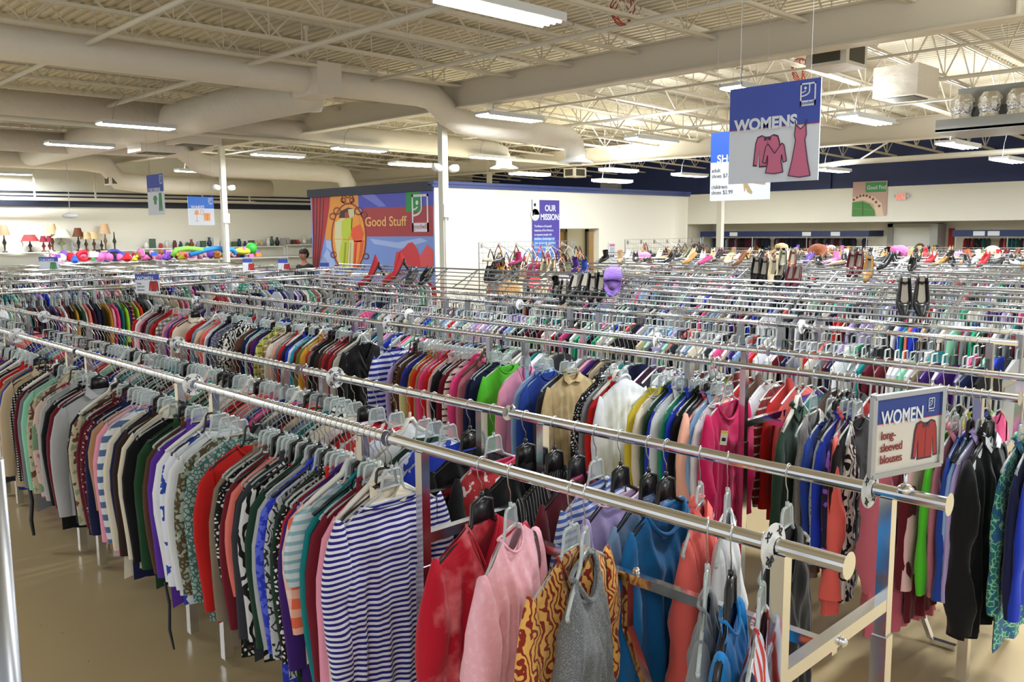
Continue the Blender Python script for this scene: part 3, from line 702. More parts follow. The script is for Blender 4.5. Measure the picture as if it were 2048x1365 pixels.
def place_row(rail, X, items, hang_w=(.62, .22, .12, .04), rootmesh=False, lens=(.60, .78), styles=STYLES, z=RZ, cross=False, T=.017, nohang=False, low=None):
    """items: [(Y, colour, kind or None, neck or None, extra)] sorted by distance"""
    R = random.Random(int(X*100)); names = [i[1] for i in items]
    for i, it in enumerate(items):
        Y, cn, kd, nk, ex = (list(it)+[None]*5)[:5]; ex = ex or {}
        if not kd: kd, nk2 = R.choice(styles); nk = nk or nk2
        nk = nk or 'round'; L = ex.get('L', round(R.uniform(*lens)/.045)*.045); seed = R.randrange(3)
        ms = lib(kd, L, nk, seed, ex.get('hi', False), **ex.get('kw', {}))
        rz = ex.get('rz', R.gauss(0, .05)); jx = 0 if cross else 0
        loc = (Y, X, z) if cross else (X, Y, z)
        if cross: rz += pi/2
        desc = '%s %s' % (word(cn), KINDW[kd])
        pv, nx = (names[i-1] if i else None), (names[i+1] if i+1 < len(names) else None)
        if ex.get('label'): lab = ex['label']
        else:
            if pv and nx: lab = '%s on the %s rail between %s and %s ones' % (desc, rail, word(pv), word(nx))
            else: lab = '%s at the end of the %s rail' % (desc, rail)
            if len(lab.split()) > 16: lab = '%s on the %s rail, after the %s one' % (desc, rail, word(pv or nx))
            if len(lab.split()) > 16: lab = '%s on the %s rail' % (desc, rail)
        grp = 'garments on the %s rail' % rail
        garment(kd, cloth(cn), loc, rz, ms, lab, grp, rootmesh, ry=R.gauss(0, .015), sleevem=ex.get('sm'), neckm=ex.get('nm'), name=ex.get('name'))
        if nohang: low.append(loc); continue
        hk = ex.get('hk') or R.choices(['clear', 'black', 'white', 'smoke'], hang_w)[0]
        hl = '%s hanger holding the %s on the %s rail' % ({'clear': 'clear plastic', 'black': 'black plastic', 'white': 'cream plastic', 'brown': 'brown', 'smoke': 'black loop'}[hk], desc, rail)
        if hl.lower() in USED and pv: hl = '%s hanger of the %s beside the %s one, %s rail' % (hk, desc, word(pv), rail)
        USED.add(hl.lower())
        if len(hl.split()) > 16: hl = '%s hanger of the %s on the %s rail' % (hk, desc, rail)
        hanger(hk, loc, rz, hl, 'hangers on the %s rail' % rail)

FILL = ['black', 'navy', 'grey', 'burgundy', 'cream', 'teal', 'white', 'blue_floral', 'charcoal', 'red', 'plum', 'light_blue', 'olive', 'pink', 'brown', 'black_floral', 'beige', 'royal_blue', 'dark_green', 'grey_plaid', 'salmon', 'light_grey', 'maroon', 'red_plaid', 'mint', 'purple', 'tan', 'pink_floral', 'houndstooth', 'white', 'violet', 'black', 'blue_striped', 'coral', 'steel_blue']
def fill(items, X, y_end, step, seed, y_start=None, pal=FILL):
    """keep a minimum spacing, then fill the gaps and the rest of the rail"""
    R = random.Random(seed); items = sorted(items, key=lambda t: t[0]); out = []
    for it in items:
        it = list(it)
        if out and it[0]-out[-1][0] < step*.8: it[0] = out[-1][0]+step*.8
        out.append(it)
    y = (out[-1][0] if out else y_start)+step
    while y < y_end: out.append([y, R.choice(pal), None, None, None]); y += step*R.uniform(.8, 1.25)
    return out
# --- front rail: the order seen from the striped top leftwards (x of each left edge in the photo)
seqA = [(655, 'cream'), (652, 'pink'), (648, 'maroon'), (640, 'teal'), (628, 'pale_blue_striped', 'short'), (620, 'orange_plaid', 'three'), (612, 'purple', None, 'turtle'), (604, 'red'), (596, 'black_and_white_leopard'), (578, 'dark_green'), (565, 'grey_sketch_print'), (558, 'blue_ruffled'), (551, 'light_grey'), (546, 'dark_green'),
 (538, 'red_and_black_abstract'), (528, 'black_and_white_abstract'), (514, 'charcoal'), (492, 'black_speckled_fringe', 'jacket', 'cowl'), (478, 'salmon', 'three'), (470, 'maroon'), (445, 'brown_striped'), (436, 'black_and_white_leopard'), (428, 'taupe'), (400, 'red', 'long', 'round', {'L': .765, 'hk': 'smoke'}), (372, 'teal_lace'), (352, 'paisley_green_and_brown', 'long', 'round', {'L': .72}), (336, 'white'), (326, 'blue_floral'), (318, 'white', 'long', 'v', {'hk': 'white'}),
 (300, 'violet'), (288, 'brown'), (276, 'forest_green'), (258, 'black'), (245, 'cream'), (236, 'dark_brown'), (228, 'navy'), (222, 'cream'), (205, 'blue_striped_knit', 'long', 'round', {'L': .72}), (198, 'pink'), (190, 'tan'), (180, 'navy'), (170, 'dotted_maroon'), (160, 'burgundy'), (150, 'beige_floral'), (142, 'black_floral'), (112, 'light_grey', 'jacket', 'collar', {'L': .74}), (104, 'maroon'), (96, 'black'), (82, 'light_grey'), (72, 'pink_floral'), (60, 'beige_floral'), (50, 'mint'), (42, 'grey'), (34, 'burgundy'), (25, 'houndstooth'), (14, 'beige'), (4, 'blue'), (-4, 'tan'), (-12, 'red'), (-20, 'black')]
itA = [[yat(s[0], 1.455, .8)]+list(s[1:]) for s in seqA]
striped = [2.36, 'blue_and_white_striped', 'three', 'boat', {'hi': True, 'L': .80, 'kw': {'T': .03, 'amp': .013, 'flare': .02, 'SL': .52, 'W': .215}, 'rz': .03, 'hk': 'clear', 'label': 'navy and white striped boat-neck top facing out on the front rail beside the post'}]
itA = [striped, [2.405, 'black', 'long', 'round', {'L': .83}]] + itA
itA = fill(itA, XA, 7.5, .044, 3)
place_row('front', XA, itA, lens=(.66, .86))
# --- front rail, loose garments on the bare right-hand section
def hero(rail, X, Y, cn, kd, nk, L, rz, hk, label, kw, name=None, **ex):
    ms = garment_meshes(kd, L, int(Y*1000), True, neck=nk, **kw); w = KINDW[kd]
    g_ = garment(kd, cloth(cn), (X, Y, RZ), rz, ms, label, None, name=name, sleevem=ex.get('sm'), neckm=ex.get('nm'), ry=ex.get('ry', 0))
    hanger(hk, (X, Y, RZ), rz, ex.get('hl') or '%s hanger carrying the loose %s %s' % ({'clear': 'clear plastic', 'black': 'black plastic', 'white': 'cream plastic'}[hk], word(cn), w), None); return g_
hero('front', XA, 1.90, 'red_velvet', 'long', 'v', .80, .10, 'black', 'crushed red velvet V-neck blouse on the bare front rail', dict(T=.035, amp=.014, SL=.62, flare=.03))
hero('front', XA, 1.775, 'lace_pink', 'long', 'round', .86, .42, 'clear', 'pale pink blouse with lacy shoulders hanging in front of the red velvet', dict(T=.05, amp=.02, SL=.66, flare=.03))
hero('front', XA, 1.535, 'orange_ethnic_print', 'three', 'v', .78, .20, 'clear', 'orange and yellow ethnic print top tucked behind the grey sweater', dict(T=.03, amp=.014, flare=.06))
hero('front', XA, 1.485, 'grey_marl_sweater', 'tank', 'cowl', .88, .50, 'clear', 'sparkly grey knit top facing out on the bare front rail', dict(T=.055, amp=.022, flare=.03), nm=cloth('grey_marl_sweater'))
hero('front', XA, 1.10, 'grey', 'short', 'v', .80, .50, 'clear', 'slate grey tied top with a price tag, edge-on near the rail end', dict(T=.035, amp=.02, taper=.09, W=.13, flare=-.02))
hero('front', XA, 1.035, 'azure', 'short', 'round', .82, .42, 'black', 'bright blue top hanging edge-on between grey and striped ones', dict(T=.04, amp=.018, taper=.06, W=.14))
hero('front', XA, .955, 'multicolour_striped', 'long', 'v', .80, .38, 'clear', 'white blue and red striped wrap top at the very end of the front rail', dict(T=.035, amp=.02, taper=.07, W=.15, SL=.5), sm=cloth('navy_multicolour_striped'))
# --- second rail
hero('second', XB, 2.60, 'black', 'long', 'round', .70, 0, 'black', 'plain black top between the post and the red print blouse', dict(T=.02))
hero('second', XB, 2.46, 'red_and_white_print', 'long', 'boat', .70, .06, 'clear', 'black and red top with bright pink trim on clear hanger, second rail', dict(T=.025), sm=cloth('black'), nm=cloth('hot_pink'))
hero('second', XB, 2.28, 'black', 'jacket', 'v', .72, .0, 'black', 'black knit cardigan just behind the centre post of the second rail', dict(T=.025), hl='black hanger of the knit cardigan behind the centre post')
hero('second', XB, 2.13, 'black_pinstriped', 'jacket', 'v', .86, .1, 'black', 'black cardigan with fine white pinstripes, second rail', dict(T=.04, amp=.018), hl='black hanger carrying the pinstriped cardigan')
hero('second', XB, 2.02, 'burgundy', 'long', 'round', .78, .1, 'black', 'dark crimson blouse with a frilly pink neck behind the lavender one', dict(T=.025), nm=cloth('hot_pink'))
hero('second', XB, 1.93, 'blue_striped', 'long', 'round', .80, .12, 'clear', 'blue and white striped blouse peeking out behind the lavender top', dict(T=.025))
hero('second', XB, 1.82, 'lavender', 'long', 'boat', .78, .10, 'black', 'dusty lavender top with a wide white-edged neck, second rail', dict(T=.03), nm=cloth('light_pink'))
hero('second', XB, 1.70, 'steel_blue', 'long', 'round', .80, .08, 'black', 'muted blue blouse half hidden by the deep blue top', dict(T=.03))
DB = fabric('deep_blue_cloth', '1468a4')
ms = garment_meshes('long', .86, 88, True, neck='cowl', T=.04, amp=.016, SL=.66)
garment('long', DB, (XB, 1.63, RZ), .06, ms, 'deep blue scoop-neck top facing out behind the bare front rail', None); hanger('black', (XB, 1.63, RZ), .06, 'black hanger carrying the deep blue scoop-neck top', None)
hero('second', XB, 1.50, 'coral', 'long', 'collar', .86, .36, 'clear', 'coral red blouse hanging edge-on right of the deep blue top', dict(T=.04, W=.15, amp=.018))
hero('second', XB, 1.40, 'white', 'long', 'round', .78, .42, 'clear', 'white blouse hanging edge-on beside the coral red one', dict(T=.035, W=.14, amp=.018))
hero('second', XB, 1.20, 'black', 'tank', 'v', .92, .15, 'clear', 'black sleeveless top on a clear hanger near the end of the second rail', dict(T=.04, amp=.014, flare=.03))
LOWX = []; LOWD = []
palB = ['white', 'light_blue', 'black', 'royal_blue', 'red_and_white_print', 'grey', 'mint', 'navy', 'pink', 'cream', 'dark_green', 'teal', 'hot_pink', 'lavender', 'red', 'charcoal', 'beige', 'light_pink', 'blue', 'black_and_white_floral', 'off_white', 'peach', 'turquoise', 'pink_floral', 'coral', 'olive', 'steel_blue']
itB0 = [[2.74, 'royal_blue'], [2.83, 'blue_floral'], [2.9, 'dark_green'], [3.0, 'white'], [3.1, 'white_textured'], [3.25, 'red_and_white_print'], [3.33, 'red_and_white_print'], [3.43, 'white'], [3.52, 'cream']]
itB = fill(itB0, XB, 6.6, .058, 5, pal=palB)
place_row('second', XB, itB, (.68, .15, .15, .02), rootmesh=True)
# --- third rail: left edges of the garments as seen, from right to left
seqC = [(2040, 'royal_blue'), (2028, 'navy'), (2012, 'teal_paisley', 'long', 'collar', {'L': .86}), (1934, 'white'), (1926, 'lavender'), (1916, 'light_blue'), (1906, 'blue'), (1894, 'dusty_pink'), (1884, 'green', 'long', 'round'), (1862, 'light_pink'),
 (1668, 'black'), (1658, 'purple_print'), (1640, 'royal_blue'), (1628, 'grey_dotted'), (1612, 'blue'),
 (1390, 'white'), (1382, 'light_blue'), (1374, 'pink_and_blue_plaid', 'long', 'collar', {'L': .86}), (1365, 'black'), (1352, 'black'), (1346, 'royal_blue'), (1322, 'emerald', 'long', 'v', {'L': .70}), (1312, 'white'), (1304, 'royal_blue'), (1288, 'forest_green', 'long', 'turtle'), (1284, 'cream'), (1274, 'yellow'),
 (1190, 'red'), (1180, 'grey'), (1166, 'black_and_white_leopard'), (1078, 'charcoal'), (1046, 'blue'), (1044, 'light_blue', 'long', 'collar'), (1000, 'pink', 'long', 'v'), (944, 'navy'), (940, 'navy'), (918, 'dusty_pink', 'long', 'collar', {'hk': 'brown'}), (905, 'hot_pink'), (896, 'cream_zigzag'), (892, 'maroon'), (886, 'off_white'), (878, 'black'), (866, 'light_pink'), (860, 'red'), (852, 'hot_pink'), (843, 'tan'), (836, 'scarlet'), (827, 'mustard'), (808, 'navy_colour_block'), (797, 'brown'), (788, 'leopard_print'), (780, 'lavender'),
 (676, 'off_white'), (668, 'charcoal'), (662, 'red'), (655, 'maroon'), (648, 'red_and_white_print'), (641, 'brown'), (634, 'dark_brown'), (627, 'black'), (620, 'taupe'), (614, 'red_and_white_print'), (607, 'gold'), (600, 'olive'), (594, 'maroon'), (588, 'cyan'), (581, 'white'), (574, 'royal_blue'), (567, 'navy'), (560, 'red'), (554, 'grey'), (548, 'peach'), (538, 'off_white'), (528, 'brown_plaid', 'long', 'collar'), (515, 'yellow_plaid', 'long', 'collar'), (507, 'purple'), (500, 'maroon'), (494, 'aqua'), (484, 'navy'), (474, 'brown'), (452, 'zebra_print'), (442, 'black_and_white_floral'), (430, 'grey_patterned'), (421, 'navy'), (413, 'white'), (406, 'coral'), (400, 'beige', 'short'), (390, 'steel_blue'), (376, 'red'), (350, 'cream', 'long', 'collar'), (344, 'red'), (336, 'violet'), (328, 'pink'), (314, 'grey_plaid'), (305, 'red'), (299, 'grey'), (293, 'maroon'), (287, 'burgundy'), (281, 'pink'), (276, 'white'), (270, 'red')]
itC = [[yat(s[0], 3.70, .95)]+list(s[1:]) for s in seqC if s[0] < 1300]
itC2 = [[yat(s[0], 3.70, .95)]+list(s[1:]) for s in seqC if s[0] >= 1300]
# wide-facing single pieces on the third rail
itC2.append([2.03, 'dark_green', 'long', 'collar'])
big = [(1195, 'white_textured', 'long', 'turtle', .74), (1092, 'gold_brocade', 'long', 'collar', .72), (962, 'green', 'long', 'round', .66), (743, 'wide_blue_and_white_striped', 'three', 'round', .64), (684, 'black', 'jacket', 'v', .68)]
for x, cn, kd, nk, L in big:
    itC.append([yat(x, 3.70, .95), cn, kd, nk, {'L': L, 'hi': True, 'kw': {'T': .024, 'amp': .009}, 'label': {'white_textured': 'white textured turtleneck blouse facing out in the middle of the third rail', 'gold_brocade': 'shiny gold brocade blouse facing out on the third rail', 'green': 'bright green plain top facing out on the third rail', 'wide_blue_and_white_striped': 'top with broad blue and white stripes facing out on the third rail', 'black': 'large plain black cardigan left of the broad-striped top'}[cn]}])
itC = fill(itC, XC, 9.95, .058, 9)
itC = [i for i in itC if i[0] < 9.95]
itC2 = sorted(itC2, key=lambda t: t[0]); 
for a, b_ in zip(itC2, itC2[1:]):
    if b_[0]-a[0] < .034: b_[0] = a[0]+.034
itC2 = [i for i in itC2 if i[0] < itC[0][0]-.03]
place_row('third', XC, itC2+itC, (.7, .15, .12, .03), lens=(.60, .74))
hero('third', XC, 2.42, 'magenta_ribbed', 'long', 'cowl', .90, .06, 'clear', 'ribbed magenta cowl-neck sweater with a price tag, facing out', dict(T=.035, amp=.012, flare=.02))
hero('third', XC, 2.50, 'peach', 'long', 'collar', .80, -.05, 'clear', 'peach pink cardigan right behind the magenta sweater', dict(T=.02, W=.25))
hero('third', XC, 1.95, 'heather_grey', 'tank', 'tank', .86, .10, 'clear', 'heather grey tank top over a red plaid shirt on the third rail', dict(T=.03, amp=.012), nm=cloth('off_white'), hl='clear hanger carrying the heather grey tank top on the third rail')
hero('third', XC, 1.80, 'coral', 'long', 'collar', .92, .30, 'clear', 'coral pink long blouse left of the framed sign', dict(T=.04, amp=.02, flare=.03, SL=.72), hl='clear hanger carrying the coral pink long blouse on the third rail')
hero('third', XC, 1.745, 'zebra_print', 'tank', 'tank', .86, .28, 'clear', 'black and cream swirl print tank between coral blouse and framed sign', dict(T=.03))
hero('third', XC, 1.50, 'rose', 'long_dress', 'round', .93, -.10, 'clear', 'dusty rose long dress with soft folds behind the framed sign', dict(T=.06, amp=.030, flare=.08, SL=.62, W=.225))
hero('third', XC, 1.40, 'burgundy', 'long', 'round', .86, 0, 'clear', 'dark rose blouse just right of the dusty rose dress', dict(T=.025))
hero('third', XC, 1.17, 'black', 'jacket', 'collar', .84, -.02, 'black', 'black jacket hanging over the slanted rack foot at far right', dict(T=.05, amp=.018, SL=.7, flare=.02), hl='black hanger carrying the black jacket at far right')
# --- fourth rail, right stretch only
palD = FILL
itD = fill([[1.55, 'black'], [1.62, 'pink_windowpane'], [1.68, 'pink_windowpane'], [1.76, 'beige'], [1.84, 'red'], [1.9, 'red'], [2.0, 'charcoal'], [2.06, 'black'], [2.12, 'brown'], [2.2, 'teal']], XD, 3.4, .062, 12)
itD = [[1.30, 'hot_pink', None, None, None], [1.36, 'blue_and_green_print', None, None, None], [1.42, 'yellow', 'short', None, None], [1.48, 'black', None, None, None]]+itD
place_row('fourth', XD, itD, (.6, .25, .1, .05), rootmesh=True, nohang=True, low=LOWD)
# --- crosswise rack beyond the aisle (seen at upper left)
seqX = [(20, 'white'), (30, 'mint'), (40, 'pink_floral'), (62, 'teal'), (74, 'burgundy'), (82, 'navy'), (90, 'scarlet'), (98, 'grey'), (105, 'charcoal'), (118, 'purple'), (126, 'red_and_white_print'), (134, 'white'), (142, 'maroon'), (150, 'black'), (158, 'gold'), (166, 'forest_green'), (174, 'off_white'), (182, 'salmon'), (190, 'plum'), (200, 'navy'), (206, 'black'), (222, 'mustard'), (228, 'pink'), (236, 'hot_pink'), (246, 'teal'), (252, 'lime'), (260, 'purple'), (268, 'red_plaid'), (276, 'lime'), (284, 'scarlet'), (292, 'black_floral')]
def xat(x, Y, z):
    lo, hi = -5, 30
    for _ in range(50):
        m = (lo+hi)/2
        if prj((m, Y, z))[0] < x: lo = m
        else: hi = m
    return lo
itX = [[xat(x, 11.5, .95), c] for x, c in seqX]
place_row('nearest crosswise', 11.75, itX, rootmesh=True, nohang=True, low=LOWX, lens=(.58, .7), cross=True, styles=[('short', 'round'), ('short', 'v'), ('three', 'round')])

# ------------------------------------------------------------------ the rest of the hanging clothes and hangers: beyond counting
cm, nt, b, tc = nodesetup('mixed_cloth', .85)
at = nt.nodes.new('ShaderNodeAttribute'); at.attribute_name = 'Col'; nt.links.new(at.outputs['Color'], b.inputs['Base Color'])
hm, nt, b, tc = nodesetup('mixed_hanger', .3); b.inputs['Specular IOR Level'].default_value = .6
at = nt.nodes.new('ShaderNodeAttribute'); at.attribute_name = 'Col'; nt.links.new(at.outputs['Color'], b.inputs['Base Color'])
wm_ = mat('mixed_hook', (.66, .67, .68), .3, 1)
CL = MB(); CL.c = 1; HG = MB(); HG.c = 1; HK = MB()
PALF = [hexc(SOL[k]) for k in ('black', 'navy', 'grey', 'white', 'light_grey', 'teal', 'burgundy', 'red', 'pink', 'cream', 'royal_blue', 'charcoal', 'mint', 'lavender', 'coral', 'beige', 'emerald', 'purple', 'off_white', 'black', 'charcoal', 'white', 'hot_pink', 'light_blue', 'white', 'grey', 'light_grey', 'charcoal', 'taupe', 'off_white', 'steel_blue', 'black', 'grey', 'black', 'charcoal', 'navy', 'white', 'light_grey')]
PALF = [tuple(v*.85 for v in c) for c in PALF]
HCOL = [(.50, .55, .53), (.38, .43, .42), (.62, .66, .64), (.02, .02, .025), (.58, .57, .50), (.3, .34, .33), (.5, .54, .53), (.03, .03, .03)]
def low_garment(c, dx, dy, L, col, R):
    """closed body with sloping shoulders and two sleeves, 0.42 m across, along (dx, dy)"""
    W, T = .2, .016; cx, cy, cz = c; j = R.uniform(-.01, .01)
    prof = [(-.235, -.62, .5), (-.20, -.25, .55), (-.07, -.178, .8), (.07, -.178, .8), (.20, -.25, .55), (.235, -.62, .5)]
    bot = [(-.225, -.66), (-.18, -.165-L), (-.07, -.17-L), (.07, -.16-L), (.18, -.165-L), (.225, -.66)]
    vs = []
    for s_ in (-1, 1):
        for (u, z, t) in prof: vs.append((cx+u*dx-dy*s_*T*t, cy+u*dy+dx*s_*T*t, cz+z))
        for (u, z) in bot: vs.append((cx+u*dx-dy*(s_*T+j), cy+u*dy+dx*(s_*T+j), cz+z))
    fs = []
    for k in range(5): fs += [(k, k+1, 6+k+1, 6+k), (12+k, 18+k, 18+k+1, 12+k+1), (k, 12+k, 12+k+1, k+1)]
    fs += [(0, 6, 18, 12), (5, 17, 23, 11)]
    CL.add(vs, fs, col)
def low_hanger(c, dx, dy, col):
    cx, cy, cz = c
    def P(u, z): return (cx+u*dx, cy+u*dy, cz+z)
    HG.tube([P(-.2, -.255), P(-.10, -.203), P(-.045, -.178), P(-.036, -.112), P(.036, -.112), P(.045, -.178), P(.10, -.203), P(.2, -.255)], .0065, 4, cap=False, col=col)
    HG.tube([P(-.043, -.172), P(.043, -.172)], .005, 3, cap=False, col=col)
    HK.tube([P(.018, -.012), P(.017, .014), P(0, .0235), P(-.019, .012), P(-.018, -.025), P(0, -.06), P(0, -.108)], .0022, 3, cap=False)
def mass_row(X, y0, y1, step, R, cross=False, garments=.93):
    y = y0; col = R.choice(PALF)
    while y < y1:
        a = R.gauss(0, .08)
        dx, dy = (cos(a), sin(a)) if not cross else (sin(a), cos(a))
        c = (y, X, RZ) if cross else (X, y, RZ)
        if R.random() < garments: low_garment(c, dx, dy, R.uniform(.5, .68), R.choice(PALF), R)
        low_hanger(c, dx, dy, R.choice(HCOL))
        y += step*R.uniform(.6, 1.4) if R.random() > .03 else step*5
R = random.Random(4)
mass_row(XB, 6.65, 10.2, .055, R)
for l in LOWD: low_hanger(l, 1, 0, R.choice(HCOL))
for l in LOWX: low_hanger(l, 0, 1, R.choice(HCOL))
mass_row(XA, 7.55, 10.2, .06, R)
mass_row(XD, 3.45, 9.95, .045, R)
for i, (x0, x1) in enumerate(ROWS):
    ye = 10.1 if i < 1 else 8.6 if i < 3 else 10.5
    mass_row(x0, 1.75+.25*i, ye, .05 if i < 2 else .07, R); mass_row(x1, 1.75+.25*i, ye, .05 if i < 2 else .07, R)
for j, Y in enumerate(CROSS):
    if j == 0: mass_row(Y, itX[-1][0]+.06, 9.4, .055, R, True); continue
    mass_row(Y, 2.0+.2*j, 9.4, .055+.004*j, R, True)
o = CL.build('clothes_on_back_racks', cm, None, smooth=False); tag(o, 'mass of hanging clothes of every colour on the back racks', 'clothes', kind='stuff')
o = HG.build('hangers_on_back_racks', hm, None, smooth=False); tag(o, 'mass of grey, clear and black hangers along the back rails', 'hangers', kind='stuff')
HK.build('hook_wires', wm_, o)
# loose accents among the back hangers: tags
tagm = mat('paper_tag', 'eeeedd', .7); tagy = mat('yellow_tag', 'e6e04a', .6)
def price_tag(p, label, rz=-.8, s=1.0):
    o = MB().box((-.018*s, -.001, -.05*s), (.018*s, .001, .025*s)).build('price_tag', tagm, loc=p); o.rotation_euler = (0, .1, rz)
    MB().box((-.018*s, -.0016, .012*s), (.018*s, -.001, .025*s)).build('tag_band', tagy, o); MB().box((-.010*s, -.0016, -.03*s), (.010*s, -.001, -.012*s)).build('barcode', inkk, o); return tag(o, label, 'price tag')
price_tag((3.80, 2.36, .95), 'white price tag pinned below the neck of the magenta sweater')
price_tag((1.58, 1.03, .93), 'white price tag with yellow top on the tied grey top')
price_tag((2.27, 1.755, 1.02), 'cream label inside the neck of the lavender top')
price_tag((2.25, 2.40, .98), 'yellow-topped price tag on the red print top')
# dangling belts under the front rail
bk = cloth('black')
for p, q, w, l in (((330, 1165), (348, 1300), .035, 'thin black tie belt dangling to the floor below the white blouses'), ((58, 970), (68, 1072), .075, 'broad black sash end dangling below the front rail at far left')):
    a = onx(*p, 1.52); e = onx(*q, 1.50); m1 = a.lerp(e, .35)+Vector((.01, .01, 0)); m2 = a.lerp(e, .7)-Vector((.008, .0, 0))
    tag(MB().tube([a, m1, m2, e], [w*.4, w*.5, w*.5, w*.35], 8, flat=.25).build('belt', bk, smooth=True), l, 'belt')
# ------------------------------------------------------------------ signs
def board(name, label, loc, rz, w, h, cat='sign', m=signw, th=.008, group=None, kind=None):
    t = thing(name, label, cat, loc, rz, group)
    MB().box((0, 0, -h), (w, th, 0)).build('panel', m, t); return t, Art(t)
# womens
t, a = board('hanging_sign', 'large hanging white and blue WOMENS sign with pink clothes', (5.0, 3.12, 2.89), -pi/2, .615, .60)
a.rect(0, 0, .615, .262, signb, 1); a.rect(0, .260, .615, .004, redink, 2); a.text('WOMENS', .04, .268, .098, signw, 3, 1.0, bold=.004)
a.logo(.485, .022, .10, .135, signw, signb, 3)
def blouse_art(a, x, y, s, m, long=True):
    a.poly([(x+p*s, y+q*s) for p, q in ((.30,0),(.42,.06),(.58,.06),(.70,0),(.86,.05),(.93,.25),(1.0,.95),(.84,.97),(.78,.45),(.78,1.0),(.22,1.0),(.22,.45),(.15,.97),(0,.95),(.07,.25),(.14,.05))], outl, 1)
    k = .035
    a.poly([(x+(p*(1-2*k)+k)*s, y+(q*(1-2*k)+k)*s) for p, q in ((.31,0.01),(.42,.08),(.58,.08),(.69,.01),(.85,.06),(.92,.25),(.985,.93),(.86,.95),(.80,.42),(.765,.985),(.235,.985),(.20,.42),(.14,.95),(.015,.93),(.08,.25),(.15,.06))], m, 2)
    a.line([(x+.5*s, y+.1*s), (x+.5*s, y+.95*s)], .012*s, outl, 3); a.poly([(x+.36*s,y+.02*s),(x+.5*s,y+.14*s),(x+.40*s,y+.2*s)], outl, 3); a.poly([(x+.64*s,y+.02*s),(x+.5*s,y+.14*s),(x+.60*s,y+.2*s)], outl, 3)
blouse_art(a, .175, .305, .20, pinkink)
def shape(a, pts, m, x, y, s, sy=None, o=True):
    P = [(x+p*s, y+q*(sy or s)) for p, q in pts]; a.poly(P, m, 4); 
    if o: a.line(P+[P[0]], .006, outl, 5)
shape(a, [(.12,.02),(.5,.35),(.88,.02),(1,.1),(1.15,.62),(.98,.66),(.88,.4),(.86,.62),(.98,.98),(.5,1.02),(.02,.98),(.14,.62),(.12,.4),(.02,.66),(-.15,.62),(0,.1)], pinkink, .265, .36, .125, .185)
shape(a, [(.28,.0),(.5,.09),(.72,0),(.76,.2),(.70,.3),(.84,.7),(.98,1.0),(.5,1.02),(.02,.98),(.16,.7),(.30,.3),(.24,.2)], pinkink, .42, .262, .15, .31)
a.line([(.462, .262), (.458, .235)], .007, outl, 5); a.line([(.527, .262), (.531, .235)], .007, outl, 5); a.done()
# shoes sign
t, a = board('hanging_sign', 'bright blue and white hanging shoe price sign behind the womens sign', (7.0, 4.56, 2.88), -pi/2, .61, .62)
a.rect(0, 0, .61, .27, signb2, 1); a.text('SHOES', .07, .275, .10, signw, 3, 1.0, bold=.002)
for s_, y in (('adult', .36), ('shoes $7.99', .41), ('childrens', .51), ('shoes $2.99', .56)): a.text(s_, .015, y, .052, inkg, 3, .9)
tanink = mat('tan_ink', 'b09a6a', .6)
a.poly([(.345,.46),(.375,.45),(.44,.55),(.43,.57),(.39,.55),(.37,.50),(.365,.545),(.36,.545)], tanink, 3); a.poly([(.42,.43),(.55,.47),(.58,.46),(.56,.49),(.45,.475)], tanink, 3); a.done()
# wares
t, a = board('hanging_sign', 'hanging WARES sign with an orange lamp drawing', (7.97, 18.0, 2.775), 0, .57, .60)
a.rect(0, 0, .57, .25, mat('wares_blue', '3f78d8', .5), 1); a.text('WARES', .06, .255, .095, signw, 3, .95, bold=.002); a.logo(.45, .03, .09, .13, signw, signb2, 3)
org = mat('orange_ink', 'f0a468', .6); a.poly([(.15,.29),(.21,.29),(.235,.38),(.13,.38)], org, 3); a.rect(.178, .38, .01, .13, org, 3); a.rect(.145, .51, .075, .012, org, 3)
a.line([(.27,.28),(.33,.28),(.33,.38),(.27,.38),(.27,.28)], .008, org, 3); a.rect(.34, .35, .14, .16, org, 3); a.line([(.41,.36),(.41,.5)], .006, mat('brown_ink', '9a6a40', .6), 4); a.done()
# childrens
t, a = board('hanging_sign', 'narrow-looking hanging CHILDRENS sign with green clothes', (5.4, 13.62, 2.89), -pi/2, .61, .61)
a.rect(0, 0, .61, .26, signb, 1); a.text('CHILDRENS', .03, .265, .09, signw, 3, .98, bold=.002); a.logo(.48, .02, .10, .13, signw, signb, 3)
grn = mat('green_ink', '4f9a62', .6); shape(a, [(.2,0),(.8,0),(1.1,.4),(.85,.5),(.8,1),(.2,1),(.15,.5),(-.1,.4)], grn, .22, .32, .13, .13, False); shape(a, [(.2,0),(.8,0),(.9,1),(.6,1),(.5,.4),(.4,1),(.1,1)], grn, .40, .28, .15, .27, False); a.done()
for (x, y, z) in ((5.0, 3.05, 2.9), (5.0, 2.57, 2.9), (7.0, 4.5, 2.9), (7.0, 4.0, 2.9), (8.03, 18, 2.78), (8.5, 18, 2.78), (5.4, 13.55, 2.9), (5.4, 13.1, 2.9)):
    o = MB().tube([(x, y, z-.02), (x, y, 4.36)], .0015, 4).build('hanging_line', greym); tag(o, 'thin line from the ceiling holding up a corner of a hanging sign', 'cord', 'lines of the hanging signs')
